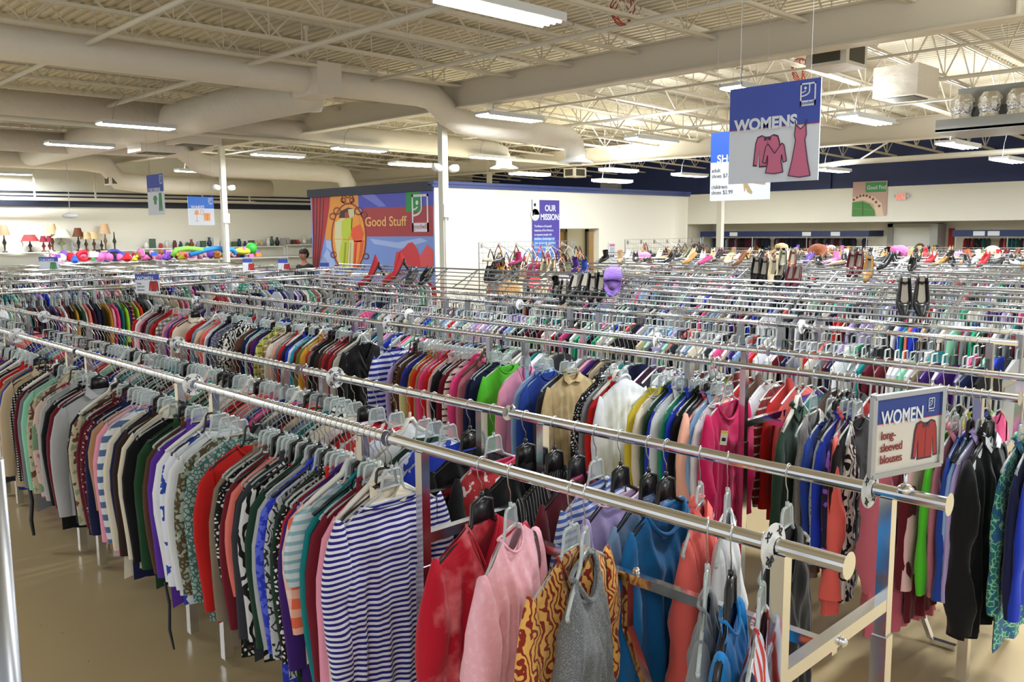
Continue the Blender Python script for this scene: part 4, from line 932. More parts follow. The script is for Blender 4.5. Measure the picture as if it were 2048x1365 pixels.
# framed long-sleeved blouses sign on the second rail end
sa = radians(-16)
t = thing('rack_sign', 'chrome-framed WOMEN long-sleeved blouses sign on the rail end', 'sign', (XB, .865, RZ+.02), sa)
W_, H_ = .268, .205; x0 = -W_*.52; z0 = .05
MB().box((x0, 0, z0), (x0+W_, .006, z0+H_)).build('panel', mat('warm_sign', 'd9d3c6', .35), t)
fr = MB()
for p, q in (((x0,0,z0),(x0+W_,0,z0)), ((x0+W_,0,z0),(x0+W_,0,z0+H_)), ((x0+W_,0,z0+H_),(x0,0,z0+H_)), ((x0,0,z0+H_),(x0,0,z0))): fr.bar(p, q, .016, .012)
fr.build('frame', chromed, t)
MB().tube([(0, .003, -.02), (0, .003, z0)], .005, 8).lathe([(.022, -.012), (.022, .0), (.01, .01)], 14, (0, .003, -.0)).build('stem', chrome, t, smooth=True)
ar = thing('x', 'x', 'x'); 
class SubArt(Art): pass
bpy.data.objects.remove(ar)
e = bpy.data.objects.new('insert', None); C.objects.link(e); e.parent = t; e.location = (x0+.008, 0, z0+H_-.008)
a = Art(e); dn = mat('sign_navy', '1e3a8c', .4); w, h = W_-.016, H_-.016
a.rect(0, 0, w, .062, dn, 1); a.rect(0, .061, w, .002, redink, 2); a.text('WOMEN', .018, .066, .052, signw, 3, .80, bold=.001); a.logo(w-.052, .012, .024, .036, signw, dn, 3)
for s_, y in (('long-', .104), ('sleeved', .136), ('blouses', .167)): a.text(s_, .020, y, .032, mat('maroon_ink', '8c2a2a', .6), 3, .88, bold=.0002)
blouse_art(a, .142, .070, .105, mat('blouse_ink', 'a5312c', .6)); a.done()
# small rack signs
def rack_sign(loc, rz, label, s1='WOMEN', lines=('long-', 'sleeved', 'blouses'), w=.27, h=.20, col=redink):
    t = thing('rack_sign', label, 'sign', loc, rz); MB().box((-w/2, 0, .03), (w/2, .006, .03+h)).build('panel', signw, t); MB().tube([(0, .003, 0), (0, .003, .05)], .005, 6).build('stem', chromed, t)
    e = bpy.data.objects.new('insert', None); C.objects.link(e); e.parent = t; e.location = (-w/2, 0, .03+h); a = Art(e)
    a.rect(0, 0, w, h*.3, signb, 1); a.text(s1, .02, h*.3, h*.26, signw, 3, .9, bold=.001)
    for i, l in enumerate(lines): a.text(l, .02, h*(.52+i*.17), h*.15, inkg, 3, .9)
    blouse_art(a, w*.55, h*.34, h*.55, col); a.done()
rack_sign((4.43, 11.35, 1.2), -pi/4-.1, 'small WOMEN sign with a red blouse above the far racks at left', w=.33, h=.25)
q = onx(98, 537, 5.5); rack_sign((q.x, q.y, q.z-.1), -pi/4-.2, 'small sign with a green shirt over the crosswise racks, far left', 'CHILDREN', (), w=.45, h=.3, col=grn)
for i, (px, py, X, l) in enumerate(((495, 533, 8.0, 'narrow blue-topped sign right of the far column'), (566, 534, 8.3, 'small blue-topped sign left of the person'), (649, 541, 9.3, 'small sign with a red figure in front of the mural curtain'))):
    q = onx(px, py, X); rack_sign((q.x, q.y, q.z-.14), -pi/4-.2, l, '', (), w=.2, h=.26)

# ------------------------------------------------------------------ mural on the partition
t = thing('wall_mural', 'big colourful mural with curtain, mirror frame of dresses and Good Stuff lettering', 'mural', (PX-.012, PY2-.02, PZ-.12), -pi/2)
MW, MH = PY2-.02-PY-.02, 2.1
MB().box((0, 0, -MH), (MW, .008, 0)).build('panel', mat('mural_sky', '7f9be0', .5), t)
a = Art(t)
def mp(cx, cy):
    """a point of the mural measured in the photograph -> board metres"""
    p = onx(610+cx/6.5, 350+cy/6.5, PX-.012); return (PY2-.02-p.y, PZ-.12-p.z)
def MPOLY(pts, m, k=1): a.poly([mp(*p) for p in pts], m, k)
c_or = mat('mural_orange', 'e89a3c', .5); c_blue = mat('mural_blue', '4f52c0', .5); c_red = mat('mural_red', 'b03a3e', .5); c_cur = mat('mural_curtain', 'b02e38', .55); c_cud = mat('mural_curtain_fold', '5c141c', .55)
c_gr = mat('mural_green', '1f9a3c', .5); c_ye = mat('mural_lime', 'c3d43c', .5); c_pal = mat('mural_cream', 'd9d6a4', .5); c_org = mat('mural_flame', 'ee5a34', .5); c_or2 = mat('mural_amber', 'f0a03c', .5); c_sky = mat('mural_pale_sky', 'a9bff0', .5); c_fr = mat('mural_bronze', '8c3a2c', .5); c_dk = mat('mural_dark', '3a2420', .5); c_mt = mat('mural_mountain', 'd83c42', .5); c_mt2 = mat('mural_mountain_shade', 'e4585c', .5); c_gry = mat('mural_grey', '8e8a80', .5)
MPOLY([(300,275),(690,245),(700,845),(265,850)], c_or); MPOLY([(690,240),(1668,165),(1668,400),(700,440)], c_blue, 1); MPOLY([(740,436),(1668,400),(1668,798),(790,802)], c_red, 2)
MPOLY([(720,260),(900,250),(1060,410),(960,415)], mat('mural_haze', '7a80d8', .5), 2)
MPOLY([(1315,190),(1500,178),(1500,480),(1315,480)], c_gr, 3)
MPOLY([(85,285),(330,265),(318,420),(275,700),(170,1250),(120,1260),(100,700)], c_cur, 3)
for x, d, b_ in ((105, 20, 30), (150, 16, 8), (195, 14, -10), (240, 12, -40)): MPOLY([(x,280),(x+d,278),(x+d-8+b_*.3,700),(x+b_-20,1200),(x+b_-35,1200),(x+b_*.3-10,700)], c_cud, 4)
MPOLY([(275,850),(340,860),(370,930),(350,1000),(280,940)], c_sky, 2); MPOLY([(200,1130),(290,960),(380,1100),(420,1270),(190,1270)], c_sky, 1)
MPOLY([(850,830),(1200,880),(1500,820),(1600,860),(1250,960),(900,900)], c_sky, 1)
# mirror frame and the dresses in it
def ell(cx, cy, rx, ry, n=28, a0=0, a1=2*pi): return [(cx+rx*cos(a0+(a1-a0)*i/n), cy+ry*sin(a0+(a1-a0)*i/n)) for i in range(n)]
MPOLY(ell(572, 820, 232, 460), c_fr, 3); MPOLY(ell(572, 820, 212, 440), c_or2, 4)
MPOLY([(440,560),(470,470),(560,425),(640,440),(650,520),(560,560)], c_dk, 5); MPOLY([(560,450),(640,440),(640,540),(580,560)], c_pal, 6); MPOLY([(520,490),(570,480),(570,560),(520,560)], c_red, 6)
MPOLY([(395,620),(480,560),(560,580),(520,700),(500,830),(385,830)], c_pal, 6); MPOLY([(480,600),(560,560),(620,570),(610,760),(560,840),(480,820)], c_ye, 7)
MPOLY([(610,560),(700,530),(730,680),(700,860),(600,840)], c_or2, 7); MPOLY([(610,700),(720,640),(765,760),(740,870),(640,870),(600,780)], c_org, 8)
MPOLY([(390,840),(500,840),(470,1000),(520,1270),(480,1240),(420,1090)], c_pal, 6); MPOLY([(480,850),(580,850),(560,1000),(540,1262),(500,1255),(450,1050)], c_ye, 7); MPOLY([(580,850),(650,850),(650,1262),(545,1265)], c_pal, 7); MPOLY([(640,860),(770,850),(740,1050),(690,1180),(620,1262)], c_org, 8); MPOLY([(690,880),(725,870),(700,1100),(660,1200)], c_or2, 9)
MPOLY([(520,880),(545,880),(520,1200),(500,1200)], mat('mural_olive', '98a42c', .5), 9); MPOLY([(590,880),(605,880),(595,1200),(580,1200)], mat('mural_fold', 'b4ac6c', .5), 9); MPOLY([(660,900),(672,900),(655,1200),(645,1200)], mat('mural_fold_red', 'b83a28', .5), 9)
for (cx, cy, rx) in ((555, 310, 75), (500, 330, 30), (612, 330, 30), (555, 260, 40), (420, 470, 45), (700, 470, 50), (365, 540, 40), (770, 520, 40), (375, 1040, 38), (795, 1060, 36), (405, 1200, 22), (750, 1200, 26)):
    P = [mp(*p) for p in ell(cx, cy, rx, rx*.95, 14)]; a.line(P+[P[0]], .028, c_fr, 10)
MPOLY([(1150,1200),(1190,1000),(1215,1005),(1260,980),(1340,890),(1400,875),(1460,960),(1500,1080),(1520,1200)], c_mt, 3); MPOLY([(1490,1060),(1590,905),(1672,985),(1672,1200),(1510,1200)], c_mt2, 4)
u, v = mp(785, 668); u2, v2 = mp(1325, 660); u3, v3 = mp(785, 545)
ct = mat('mural_letter', 'efc070', .5); o = a.text('Good Stuff', u, v, 1, ct, 8, 1, bold=.004)
bpy.context.view_layer.update(); wd = o.dimensions.x or 4.5; o.data.size = 1; sx = (u2-u); o.data.size = (v-v3)*1.38; bpy.context.view_layer.update(); o.scale = (sx/max(o.dimensions.x, .01), 1, 1)
(u0, v0), (u1, v1) = mp(1388, 258), mp(1612, 740); a.logo(u0, v0, u1-u0, v1-v0, signw, c_red, 9); a.done()
# mission banner
t, a = board('wall_banner', 'tall purple banner on the white partition headed OUR MISSION', (12.59, PY-.02, 2.62), 0, .80, 1.9, 'banner', mat('banner_purple', '4c3f98', .5))
a.rect(.03, .75, .62, .62, mat('banner_blue', '3f74c8', .5), 1); a.rect(.0, 0, .2, .3, wallw, 2); a.disc(.08, .3, .12, wallw, 2); a.disc(.07, .10, .035, navyd, 3); a.line([(.0, .32), (.07, .25)], .03, navyd, 3)
a.text('OUR', .36, .22, .17, signw, 3, .9, bold=.004); a.text('MISSION:', .23, .40, .17, signw, 3, .85, bold=.004)
for i, l in enumerate(('The Mission of Goodwill', 'Industries of Fort Worth is', 'to empower people with', 'disabilities, disadvantages and', 'other barriers to employment', 'so that they may achieve', 'maximum independence.')): a.text(l, .05, .55+.085*i, .062, signw, 3, .82, bold=.0006)
a.text('OUR VISION:', .05, 1.29, .16, signw, 3, .8, bold=.004)
for i, l in enumerate(('We envision a community where', 'all are valued in a', 'supported Fort Worth', 'and its surrounds.')): a.text(l, .06, 1.44+.085*i, .062, signw, 3, .80, bold=.0006)
a.text('GOODWILL', .38, 1.84, .09, signw, 3, .8, bold=.002); a.done()
# notice by the alcove
t, a = board('notice', 'small white notice with pink heading between alcove and purse wall', (15.0, PY-.02, 1.72), 0, .24, .42, 'notice', signw)
a.rect(.03, .03, .18, .05, pinkink, 1)
for i in range(4): a.rect(.04, .11+.03*i, .16, .01, inkg, 1)
a.disc(.08, .30, .03, inkk, 1); a.disc(.16, .30, .03, inkk, 1); a.done()
# poster, exit sign
t, a = board('wall_poster', 'square Good Find poster with green trousers on the white bulkhead', (WX-.03, 10.96, 3.28), -pi/2, .96, .95, 'poster', mat('poster_pink', 'c8a69c', .5))
a.rect(.36, .03, .57, .27, mat('poster_green', '3f9a58', .5), 1); a.text('Good Find', .40, .22, .15, signw, 3, .82, bold=.002)
sk = mat('poster_skin', 'b98a72', .5); gj = mat('poster_jeans', '3f8a34', .5); a.poly([(0,.42),(.3,.34),(.6,.42),(.82,.6),(.9,.95),(.7,.95),(.6,.62),(.3,.5),(0,.55)], mat('poster_lace', 'e6cfb4', .5), 2)
for i in range(9): a.disc(.04+.09*i, .38+.012*(i-3)**2, .035, mat('poster_brown', '6c3c34', .5), 3)
a.poly([(0,.56),(.3,.54),(.5,.62),(.64,.8),(.66,.95),(0,.95)], gj, 3); a.line([(.30, .56), (.32, .95)], .02, mat('poster_dark_green', '22521e', .5), 4); a.line([(.02, .72), (.28, .75)], .008, sk, 4); a.line([(.34, .75), (.6, .78)], .008, sk, 4); a.done()
t, a = board('exit_sign', 'small red-lettered EXIT sign right of the poster', (WX-.08, 9.74, 2.93), -pi/2, .26, .19, 'exit sign', mat('exit_white', 'f0dcd8', .5))
a.text('EXIT', .02, .165, .17, mat('exit_red', (1, .08, .05), .5, emit=.8), 3, .62, bold=.003); a.done()
for s_ in (-.05, .31): MB().ball((s_, .03, -.08), .045, 10, 6).build('lamp_head', white, t, smooth=True)

# ------------------------------------------------------------------ people: a shopper behind the racks
def skin(name, pts, edges, rad, m, parent=None, sub=2, loc=(0,0,0)):
    me = bpy.data.meshes.new(name); me.from_pydata(pts, edges, []); me.materials.append(m)
    o = link(name, me, parent, loc); md = o.modifiers.new('skin', 'SKIN'); md.use_smooth_shade = True
    for i, r_ in enumerate(rad): me.skin_vertices[0].data[i].radius = (r_, r_) if not isinstance(r_, tuple) else r_
    for d in me.skin_vertices[0].data: d.use_root = False
    me.skin_vertices[0].data[0].use_root = True
    s_ = o.modifiers.new('sub', 'SUBSURF'); s_.levels = sub; s_.render_levels = sub; return o
pp = onx(616, 523, 9.75); t = thing('person', 'dark-haired person in a charcoal jacket looking down beside the mural', 'person', (9.72, 16.35, 0), radians(-66))
skn = mat('skin_tone', 'b07a62', .55)
P = [(0,0,.92),(0,.01,1.10),(0,.0,1.30),(0,-.01,1.38),(0,-.03,1.44),(0,-.06,1.50),(0,-.07,1.58),(.09,0,.86),(.10,-.02,.48),(.10,.02,.08),(.10,-.12,.04),(-.09,0,.86),(-.10,-.02,.48),(-.10,.02,.08),(-.10,-.12,.04),(.15,0,1.27),(.20,-.03,1.04),(.16,-.22,.98),(.13,-.30,.98),(-.15,0,1.27),(-.20,-.03,1.04),(-.16,-.22,.98),(-.13,-.30,.98)]
E_ = [(0,1),(1,2),(2,3),(3,4),(4,5),(5,6),(0,7),(7,8),(8,9),(9,10),(0,11),(11,12),(12,13),(13,14),(2,15),(15,16),(16,17),(17,18),(2,19),(19,20),(20,21),(21,22)]
Rr = [.13,.13,.12,.055,.05,.085,.07,.085,.06,.04,.035,.085,.06,.04,.035,.055,.042,.032,.03,.055,.042,.032,.03]
skin('body', P, E_, Rr, skn, t)
fm = MB(); fm.ball((.028, -.150, 1.545), .011, 8, 5); fm.ball((-.028, -.150, 1.545), .011, 8, 5)
fm.build('eye', mat('eye_dark', '1a1412', .3), t, smooth=True)
MB().tube([(0, -.155, 1.545), (0, -.172, 1.515), (0, -.158, 1.508)], [.008, .012, .008], 8).build('nose', skn, t, smooth=True)
MB().tube([(-.024, -.152, 1.482), (0, -.160, 1.480), (.024, -.152, 1.482)], [.003, .007, .003], 8).build('mouth', mat('lip', '8c4640', .5), t, smooth=True)
for s_ in (-1, 1): MB().ball((s_*.088, -.06, 1.53), .022, 8, 6, sx=.5, sy=.8).build('ear', skn, t, smooth=True)
hairm = mat('dark_hair', '1c1412', .5, bump=.6, bscale=60)
MB().ball((0, -.022, 1.585), .100, 18, 12, sx=.95, sz=.95).ball((0, .03, 1.54), .09, 16, 10).ball((0, .075, 1.60), .045, 12, 8).build('hair', hairm, t, smooth=True)
jk = fabric('charcoal_jacket', '2a3034'); Pj = [P[i] for i in (0,1,2,15,16,17,19,20,21)] + [(0, .0, 1.37)]
skin('jacket', Pj, [(0,1),(1,2),(2,3),(3,4),(4,5),(2,6),(6,7),(7,8),(2,9)], [.17,.165,.13,.075,.062,.05,.075,.062,.05,.075], jk, t)
skin('trousers', [P[i] for i in (0,7,8,9,11,12,13)], [(0,1),(1,2),(2,3),(0,4),(4,5),(5,6)], [.14,.105,.078,.06,.105,.078,.06], fabric('dark_trousers', '1c1e26'), t)
# ------------------------------------------------------------------ shoes
def shoe_mesh(kind):
    """toe towards -Y, heel at +Y, sole near z=0; hollow foot opening on top"""
    up = MB(); hl = {'heel': .085, 'flat': .01, 'boot': .03, 'sandal': .05, 'slipper': .015}[kind]
    K, n = 14, 16; vs = []; fs = []
    def base(t): return hl*max(0, (t-.35)/.65)**1.2 if kind in ('heel', 'sandal') else hl*.5*t
    for k in range(K+1):
        t = k/K; y = -.125+.25*t
        w = (.012+.036*sin(min(1, t*2.4)*pi/2)) * (1 if t < .55 else 1-.35*(t-.55)/.45)
        if k == 0: w = .02
        hgt = .026+.02*sin(min(1, t*2)*pi/2)
        if t > .35: hgt = .048+(.018 if kind == 'flat' else .024)*((t-.35)/.65)
        for j in range(n):
            th = pi*j/(n-1); open_ = t > .36
            x = w*cos(th); z = hgt*sin(th)**.6
            if open_ and .22 < j/(n-1) < .78:   # fold the top inwards: opening with an insole
                f = 1-abs(j/(n-1)-.5)/.28; x = w*cos(pi*(.22 if j < n/2 else .78))*(1-f*.15)*(1 if f < .2 else (1-(f-.2)*1.2)); z = hgt*sin(pi*.22)**.6*(1-min(1, f*2.2)) + .006
            vs.append((x, y, base(t)+z))
    for k in range(K):
        for j in range(n-1): fs.append((k*n+j, (k+1)*n+j, (k+1)*n+j+1, k*n+j+1))
    fs.append(tuple(range(n))); fs.append(tuple(range(K*n, K*n+n))[::-1])
    up.add(vs, fs)
    if kind == 'boot': up.tube([(0, .070, .03), (0, .078, .08), (0, .080, .14)], [.042, .040, .044], 14, cap=False)
    so = MB(); vs = []; 
    for k in range(K+1):
        t = k/K; y = -.128+.256*t; w = (.012+.038*sin(min(1, t*2.4)*pi/2)) * (1 if t < .55 else 1-.35*(t-.55)/.45); b0 = base(t)
        vs += [(-w, y, b0-.006), (w, y, b0-.006), (w, y, b0+.004), (-w, y, b0+.004)]
    fs = [(0, 1, 2, 3)]
    for k in range(K):
        for j in range(4): fs.append((k*4+j, k*4+(j+1) % 4, k*4+4+(j+1) % 4, k*4+4+j))
    fs.append(tuple(range(K*4, K*4+4))[::-1]); so.add(vs, fs)
    if kind in ('heel', 'sandal'): so.tube([(0, .105, hl-.004), (0, .112, hl*.4), (0, .110, -.004)], [.020, .010, .009], 10)
    ins = MB(); vs = []
    for k in range(6, K+1):
        t = k/K; y = -.125+.25*t; w = (.048)*(1 if t < .55 else 1-.35*(t-.55)/.45)*.62*min(1, (t-.36)*6); vs += [(-w, y, base(t)+.009), (w, y, base(t)+.009)]
    ins.add(vs, [(2*i, 2*i+1, 2*i+3, 2*i+2) for i in range(len(vs)//2-1)])
    out = []
    for m, nme in ((up, 'upper'), (so, 'sole'), (ins, 'insole')):
        me = m.mesh(nme, True); me.materials.append(white); out.append(me)
    return out
SHM = {k: shoe_mesh(k) for k in ('heel', 'flat', 'boot', 'sandal', 'slipper')}
def shiny(n, c, r=.25): return mat('leather_'+n, c, r)
LEA = {'black': shiny('black', '141416'), 'red': shiny('red', 'c8202c', .6), 'tan': shiny('tan', 'b98a4a'), 'brown': shiny('brown', '7a4a2c'), 'cream': shiny('cream', 'd8c8a4'), 'white': shiny('white', 'e6e4de'), 'magenta': shiny('magenta', 'b42468', .5), 'dark_grey': shiny('dark_grey', '3c3e42'), 'olive': shiny('olive', '6a6a48'), 'silver': shiny('silver', 'b8b8bc', .2), 'pink': shiny('pink', 'f080b8'), 'blue': shiny('blue', '3a58b0'), 'beige': shiny('beige', 'c8a888'), 'burgundy': shiny('burgundy', '5c1c28'), 'orange': shiny('orange', 'e8865a'), 'purple': shiny('purple', '5a3a8a')}
insm = mat('insole', '8f8676', .6)
def shoe(kind, col, loc, rot, label, group=None, parts=True, sc=1.0, name=None):
    up, so, ins = SHM[kind]; m = LEA[col]
    o = setm(link(name or {'heel': 'high_heel_shoe', 'flat': 'flat_shoe', 'boot': 'ankle_boot', 'sandal': 'sandal', 'slipper': 'slipper'}[kind], up, None, loc), m)
    o.rotation_euler = rot; o.scale = (sc,)*3; tag(o, label, 'shoe', group)
    if parts: setm(link('sole', so, o), shiny('sole', '2c2420', .5)); setm(link('insole', ins, o), insm)
    else: setm(link('sole', so, o), shiny('sole', '2c2420', .5))
    return o
# named shoes on the nearest shoe shelf (X about 6.5); tilt leans the toe down the slope towards the camera
SL = (radians(26), 0, -pi/2)   # toe towards -X, heel up the slope
def shelf_shoe(px, py, X, kind, col, label, rz=0, tilt=.45, sc=1.0, name=None, roll=0):
    q = onx(px, py, X); rz = rz+math.atan2(-q.x, q.y) if rz > -1.9 else rz; return shoe(kind, col, q, (tilt, roll, rz), label, sc=sc, name=name)
for px, l in ((1808, 'left'), (1842, 'right')): shelf_shoe(px, 604, 6.42, 'heel', 'black', 'black round-toed pump, %s one of the pair nearest the camera at right' % l, rz=.12, tilt=.95, sc=1.12)
shelf_shoe(745, 562, 6.55, 'heel', 'red', 'red high heel with dangling fringe, first of two at the mural foot', rz=radians(-128), tilt=.45, sc=1.45)
shelf_shoe(795, 556, 6.55, 'heel', 'red', 'red high heel beside the first, nearer the dark loafers', rz=radians(-128), tilt=.45, sc=1.45)
shelf_shoe(822, 558, 6.5, 'flat', 'dark_grey', 'dark grey shoe right of the red heels', rz=-.5, tilt=.6, sc=1.25); shelf_shoe(852, 556, 6.5, 'flat', 'black', 'black leather shoe right of the dark grey one', rz=-.6, tilt=.6, sc=1.25)
for px, py, k, c, l, s_ in ((1112, 580, 'boot', 'black', 'black open-toe bootie, left of the black clogs', .8), (1128, 588, 'sandal', 'black', 'black open-toe shoe resting against the bootie', 1.0), (1148, 575, 'flat', 'black', 'black clog left of the patent pumps', 1.15), (1168, 572, 'flat', 'black', 'black rounded clog beside the patent pumps', 1.15),
    (1185, 582, 'heel', 'black', 'black patent pump with tan lining, first of two left of the slipper', 1.1), (1202, 580, 'heel', 'black', 'black patent pump with tan lining right next to the slipper', 1.1)): shelf_shoe(px, py, 6.45, k, c, l, rz=-.25, tilt=.85, sc=s_)
for px, py, k, c, l in ((1150, 540, 'boot', 'purple', 'shiny blue and purple bootie standing over the sloping shelf'), (1088, 545, 'heel', 'cream', 'cream sandal-like heel left of the purple bootie'), (1102, 546, 'sandal', 'cream', 'cream strappy sandal next to the purple bootie'), (1062, 545, 'flat', 'magenta', 'magenta flat shoe left of the cream sandals'), (1078, 542, 'flat', 'magenta', 'second magenta flat shoe against the cream heel'), (1030, 550, 'flat', 'dark_grey', 'dark grey flat shoe under the hanging purses'), (1168, 545, 'boot', 'blue', 'shiny dark blue bootie lying beside the purple one')):
    shelf_shoe(px, py, 8.75, k, c, l, rz=-.35, tilt=.6, sc=.95 if k == 'boot' else 1.15)
for o in [o for o in S.objects if o.name.startswith('high_heel_shoe') and 'red high heel' in o.get('label', '')]:
    o.scale = (1.9, 1.5, 2.1); f = MB()
    for i in range(9): f.tube([(.03*sin(i*2), -.02+.02*i, .03), (.034*sin(i*2), -.02+.02*i+.01, -.03), (.03*sin(i*2), -.01+.02*i, -.10-.01*(i % 3))], .0025, 5)
    f.build('fringe', LEA['red'], o)
# fuzzy purple slipper standing against the shelf
q = onx(1226, 563, 6.40); t = thing('slipper', 'fluffy bright purple slipper standing upright on the shoe shelf', 'slipper', q, radians(-50)); t.rotation_euler = (radians(-68), .0, radians(122)); t.scale = (1.25, 1, 1)
fur = mat('purple_fur', '9a6ad8', .9, sheen=.6, bump=1.0, bscale=120)
o = MB().lathe([(.001, -.02), (.05, -.02), (.062, 0), (.05, .022), (.001, .026)], 40, (0,0,0), sy=2.5).build('sole', fur, t, smooth=True)
R = random.Random(2); f = MB()
for i in range(20):
    a_ = pi*i/19; p = Vector((.056*cos(a_), -.03, .02+.055*sin(a_))); f.tube([Vector((.045*cos(a_), -.125, .012+.02*sin(a_))), p+Vector((0, -.045, -.004)), p, p+Vector((0, .04, 0))], [.010, .015, .017, .014], 8)
f.build('upper', fur, t, smooth=True)
f = MB()
for i in range(46):
    a_ = 2*pi*i/46; f.ball((.057*cos(a_), .143*sin(a_), .006), R.uniform(.012, .018), 7, 5)
f.build('fur_rim', fur, t, smooth=True); MB().lathe([(.001, .0), (.04, .0), (.001, .006)], 24, (0, .02, .024), sy=2.0).build('insole', mat('lilac_fleece', 'b48ae0', .9), t, smooth=True)
# pairs on the second and third shoe shelves
for px, py, X, k, c, l, s_ in ((1512, 548, 8.55, 'heel', 'black', 'black pump with pale lining, first of four in a row', 1.15), (1528, 550, 8.55, 'heel', 'black', 'black pump with pale lining, second of four in a row', 1.15), (1547, 550, 8.55, 'heel', 'cream', 'cream-lined black pump, third of four in a row', 1.15), (1560, 552, 8.55, 'flat', 'black', 'black flat with pale lining, last of four in a row', 1.15),
   (1580, 558, 8.55, 'sandal', 'burgundy', 'reddish strappy sandal right of the four pumps', 1.0), (1594, 558, 8.55, 'sandal', 'burgundy', 'second reddish strappy sandal, farther from the pumps', 1.0), (1535, 526, 10.8, 'flat', 'brown', 'brown loafer above the four pumps', 1.2), (1551, 528, 10.8, 'flat', 'brown', 'tan-brown loafer beside the other brown one', 1.2), (1566, 528, 10.8, 'heel', 'olive', 'olive shoe on its side next to the brown loafers', 1.15), (1585, 527, 10.8, 'heel', 'brown', 'brown heel at the right of the olive shoe', 1.15),
   (1703, 536, 10.75, 'heel', 'burgundy', 'wine-toed pump with tan lining, left of its mate', 1.25), (1718, 534, 10.75, 'heel', 'burgundy', 'wine-toed pump with tan lining, beside the mustard shoe', 1.25), (1737, 545, 10.75, 'heel', 'tan', 'mustard suede pump standing alone right of the wine-toed pair', 1.3)):
    shelf_shoe(px, py, X, k, c, l, rz=-.3, tilt=.8, sc=s_)
# more shoes along the upper edges of the far shelves
R = random.Random(11); cols = list(LEA)
k = 0
for X, ys, zz, nn in ((8.80, (9.0, 10.0), 1.55, 3), (11.0, (4.2, 9.6), 1.53, 16), (13.1, (2.8, 10.5), 1.50, 42), (15.4, (3.0, 10.6), 1.48, 48), (17.7, (3.2, 10.6), 1.46, 50), (20.0, (3.4, 10.8), 1.44, 46)):
    for i in range(nn):
        y = ys[0]+(ys[1]-ys[0])*(i+R.uniform(-.3, .3))/nn; c = R.choices(cols, [9, 1, 3, 3, 3, 2, 1, 3, 2, 2, 2, 1, 3, 1, 1, 1])[0]; kd = R.choice(['heel', 'flat', 'heel', 'sandal', 'flat', 'heel', 'boot'])
        rw = {8.80: 'second', 11.0: 'third', 13.1: 'fourth', 15.4: 'fifth', 17.7: 'sixth', 20.0: 'farthest'}[X]
        shoe(kd, c, (X, y, zz+(.0 if kd != 'boot' else -.02)), (R.uniform(-.1, .5), 0, R.uniform(-2.2, -.9)), '%s %s on the %s shoe shelf from the camera' % (word(c), {'heel': 'high heel', 'flat': 'flat shoe', 'boot': 'short boot', 'sandal': 'sandal'}[kd], rw), 'shoes on the %s shelf' % rw, parts=False, sc=1.05)
# soft pink, lime and blonde things on top of the shelves
for px, py, X, r_, c, nme, l in ((1563, 497, 15, .19, 'e0c088', 'wig', 'blond curly wig standing out above the far shoes'), (1463, 511, 13, .09, 'b4e83c', 'toy_ball', 'lime green ball among the far shoes'), (1290, 513, 12, .13, 'f484c8', 'hat', 'bright pink soft hat below the far purses'), (1395, 495, 15, .2, '3a2418', 'wig', 'dark brown wig beside the far white column'), (1635, 503, 15, .22, '8c4620', 'bag', 'rust brown bag heaped on the far shelf'), (1800, 505, 16, .2, 'f060b0', 'hat', 'hot pink plush hat in front of the roller door'), (1824, 504, 16, .12, '2cb83c', 'hat', 'small green hat right of the hot pink one'), (1840, 493, 16, .13, '6c4428', 'wig', 'brown wig before the roller door'), (1572+90, 498, 15, .14, 'f08ca8', 'hat', 'light pink soft hat left of the rust brown bag'), (1985, 503, 16, .17, 'c8baa0', 'hat', 'beige knitted hat at far right'), (1855+17, 495, 16, .1, '2a2c30', 'bag', 'dark small bag beside the roller door')):
    r_ *= .8; q = onz(px, py, 1.44+.8*r_); m_ = mat('soft_'+c, c, .9, bump=.8, bscale=30, sheen=.3)
    mb = MB(); mb.ball((0, 0, 0), r_, 16, 10, sz=.8)
    for i in range(9): a_ = i*.7; mb.ball((r_*.6*cos(a_), r_*.6*sin(a_), r_*R.uniform(-.3, .3)), r_*R.uniform(.35, .5), 10, 7)
    tag(mb.build(nme, m_, smooth=True, loc=q), l, nme.replace('_', ' '))

# ------------------------------------------------------------------ purse wall
def purse_grid(x0, x1, label):
    t = thing('purse_rack', label, 'display rack', (x0, 11.5, 0)); w = x1-x0; m = MB()
    n = int(w/.09)
    for i in range(n+1): m.tube([(w*i/n, 0, .3), (w*i/n, 0, 1.8)], .0035, 4)
    for i in range(17): m.tube([(0, .005, .3+1.5*i/16), (w, .005, .3+1.5*i/16)], .0035, 4)
    m.build('wire_grid', chromed, t)
    for i in range(6):
        m = MB(); x = w*(i+.15)/6; m.bar((x, 0, 1.76), (x+.05, -.42, 1.56), .02, .008).cbox((x, -.01, 1.74), (.05, .02, .08)); m.build('display_arm', chrome, t)
    for x in (0, w): MB().tube([(x, 0, 0), (x, 0, 1.8)], .012, 8).build('post', chromed, t)
purse_grid(10.35, 12.9, 'wire grid with slanted arms full of purses left of the banner'); purse_grid(14.5, 17.3, 'wire grid with slanted arms full of purses right of the alcove')
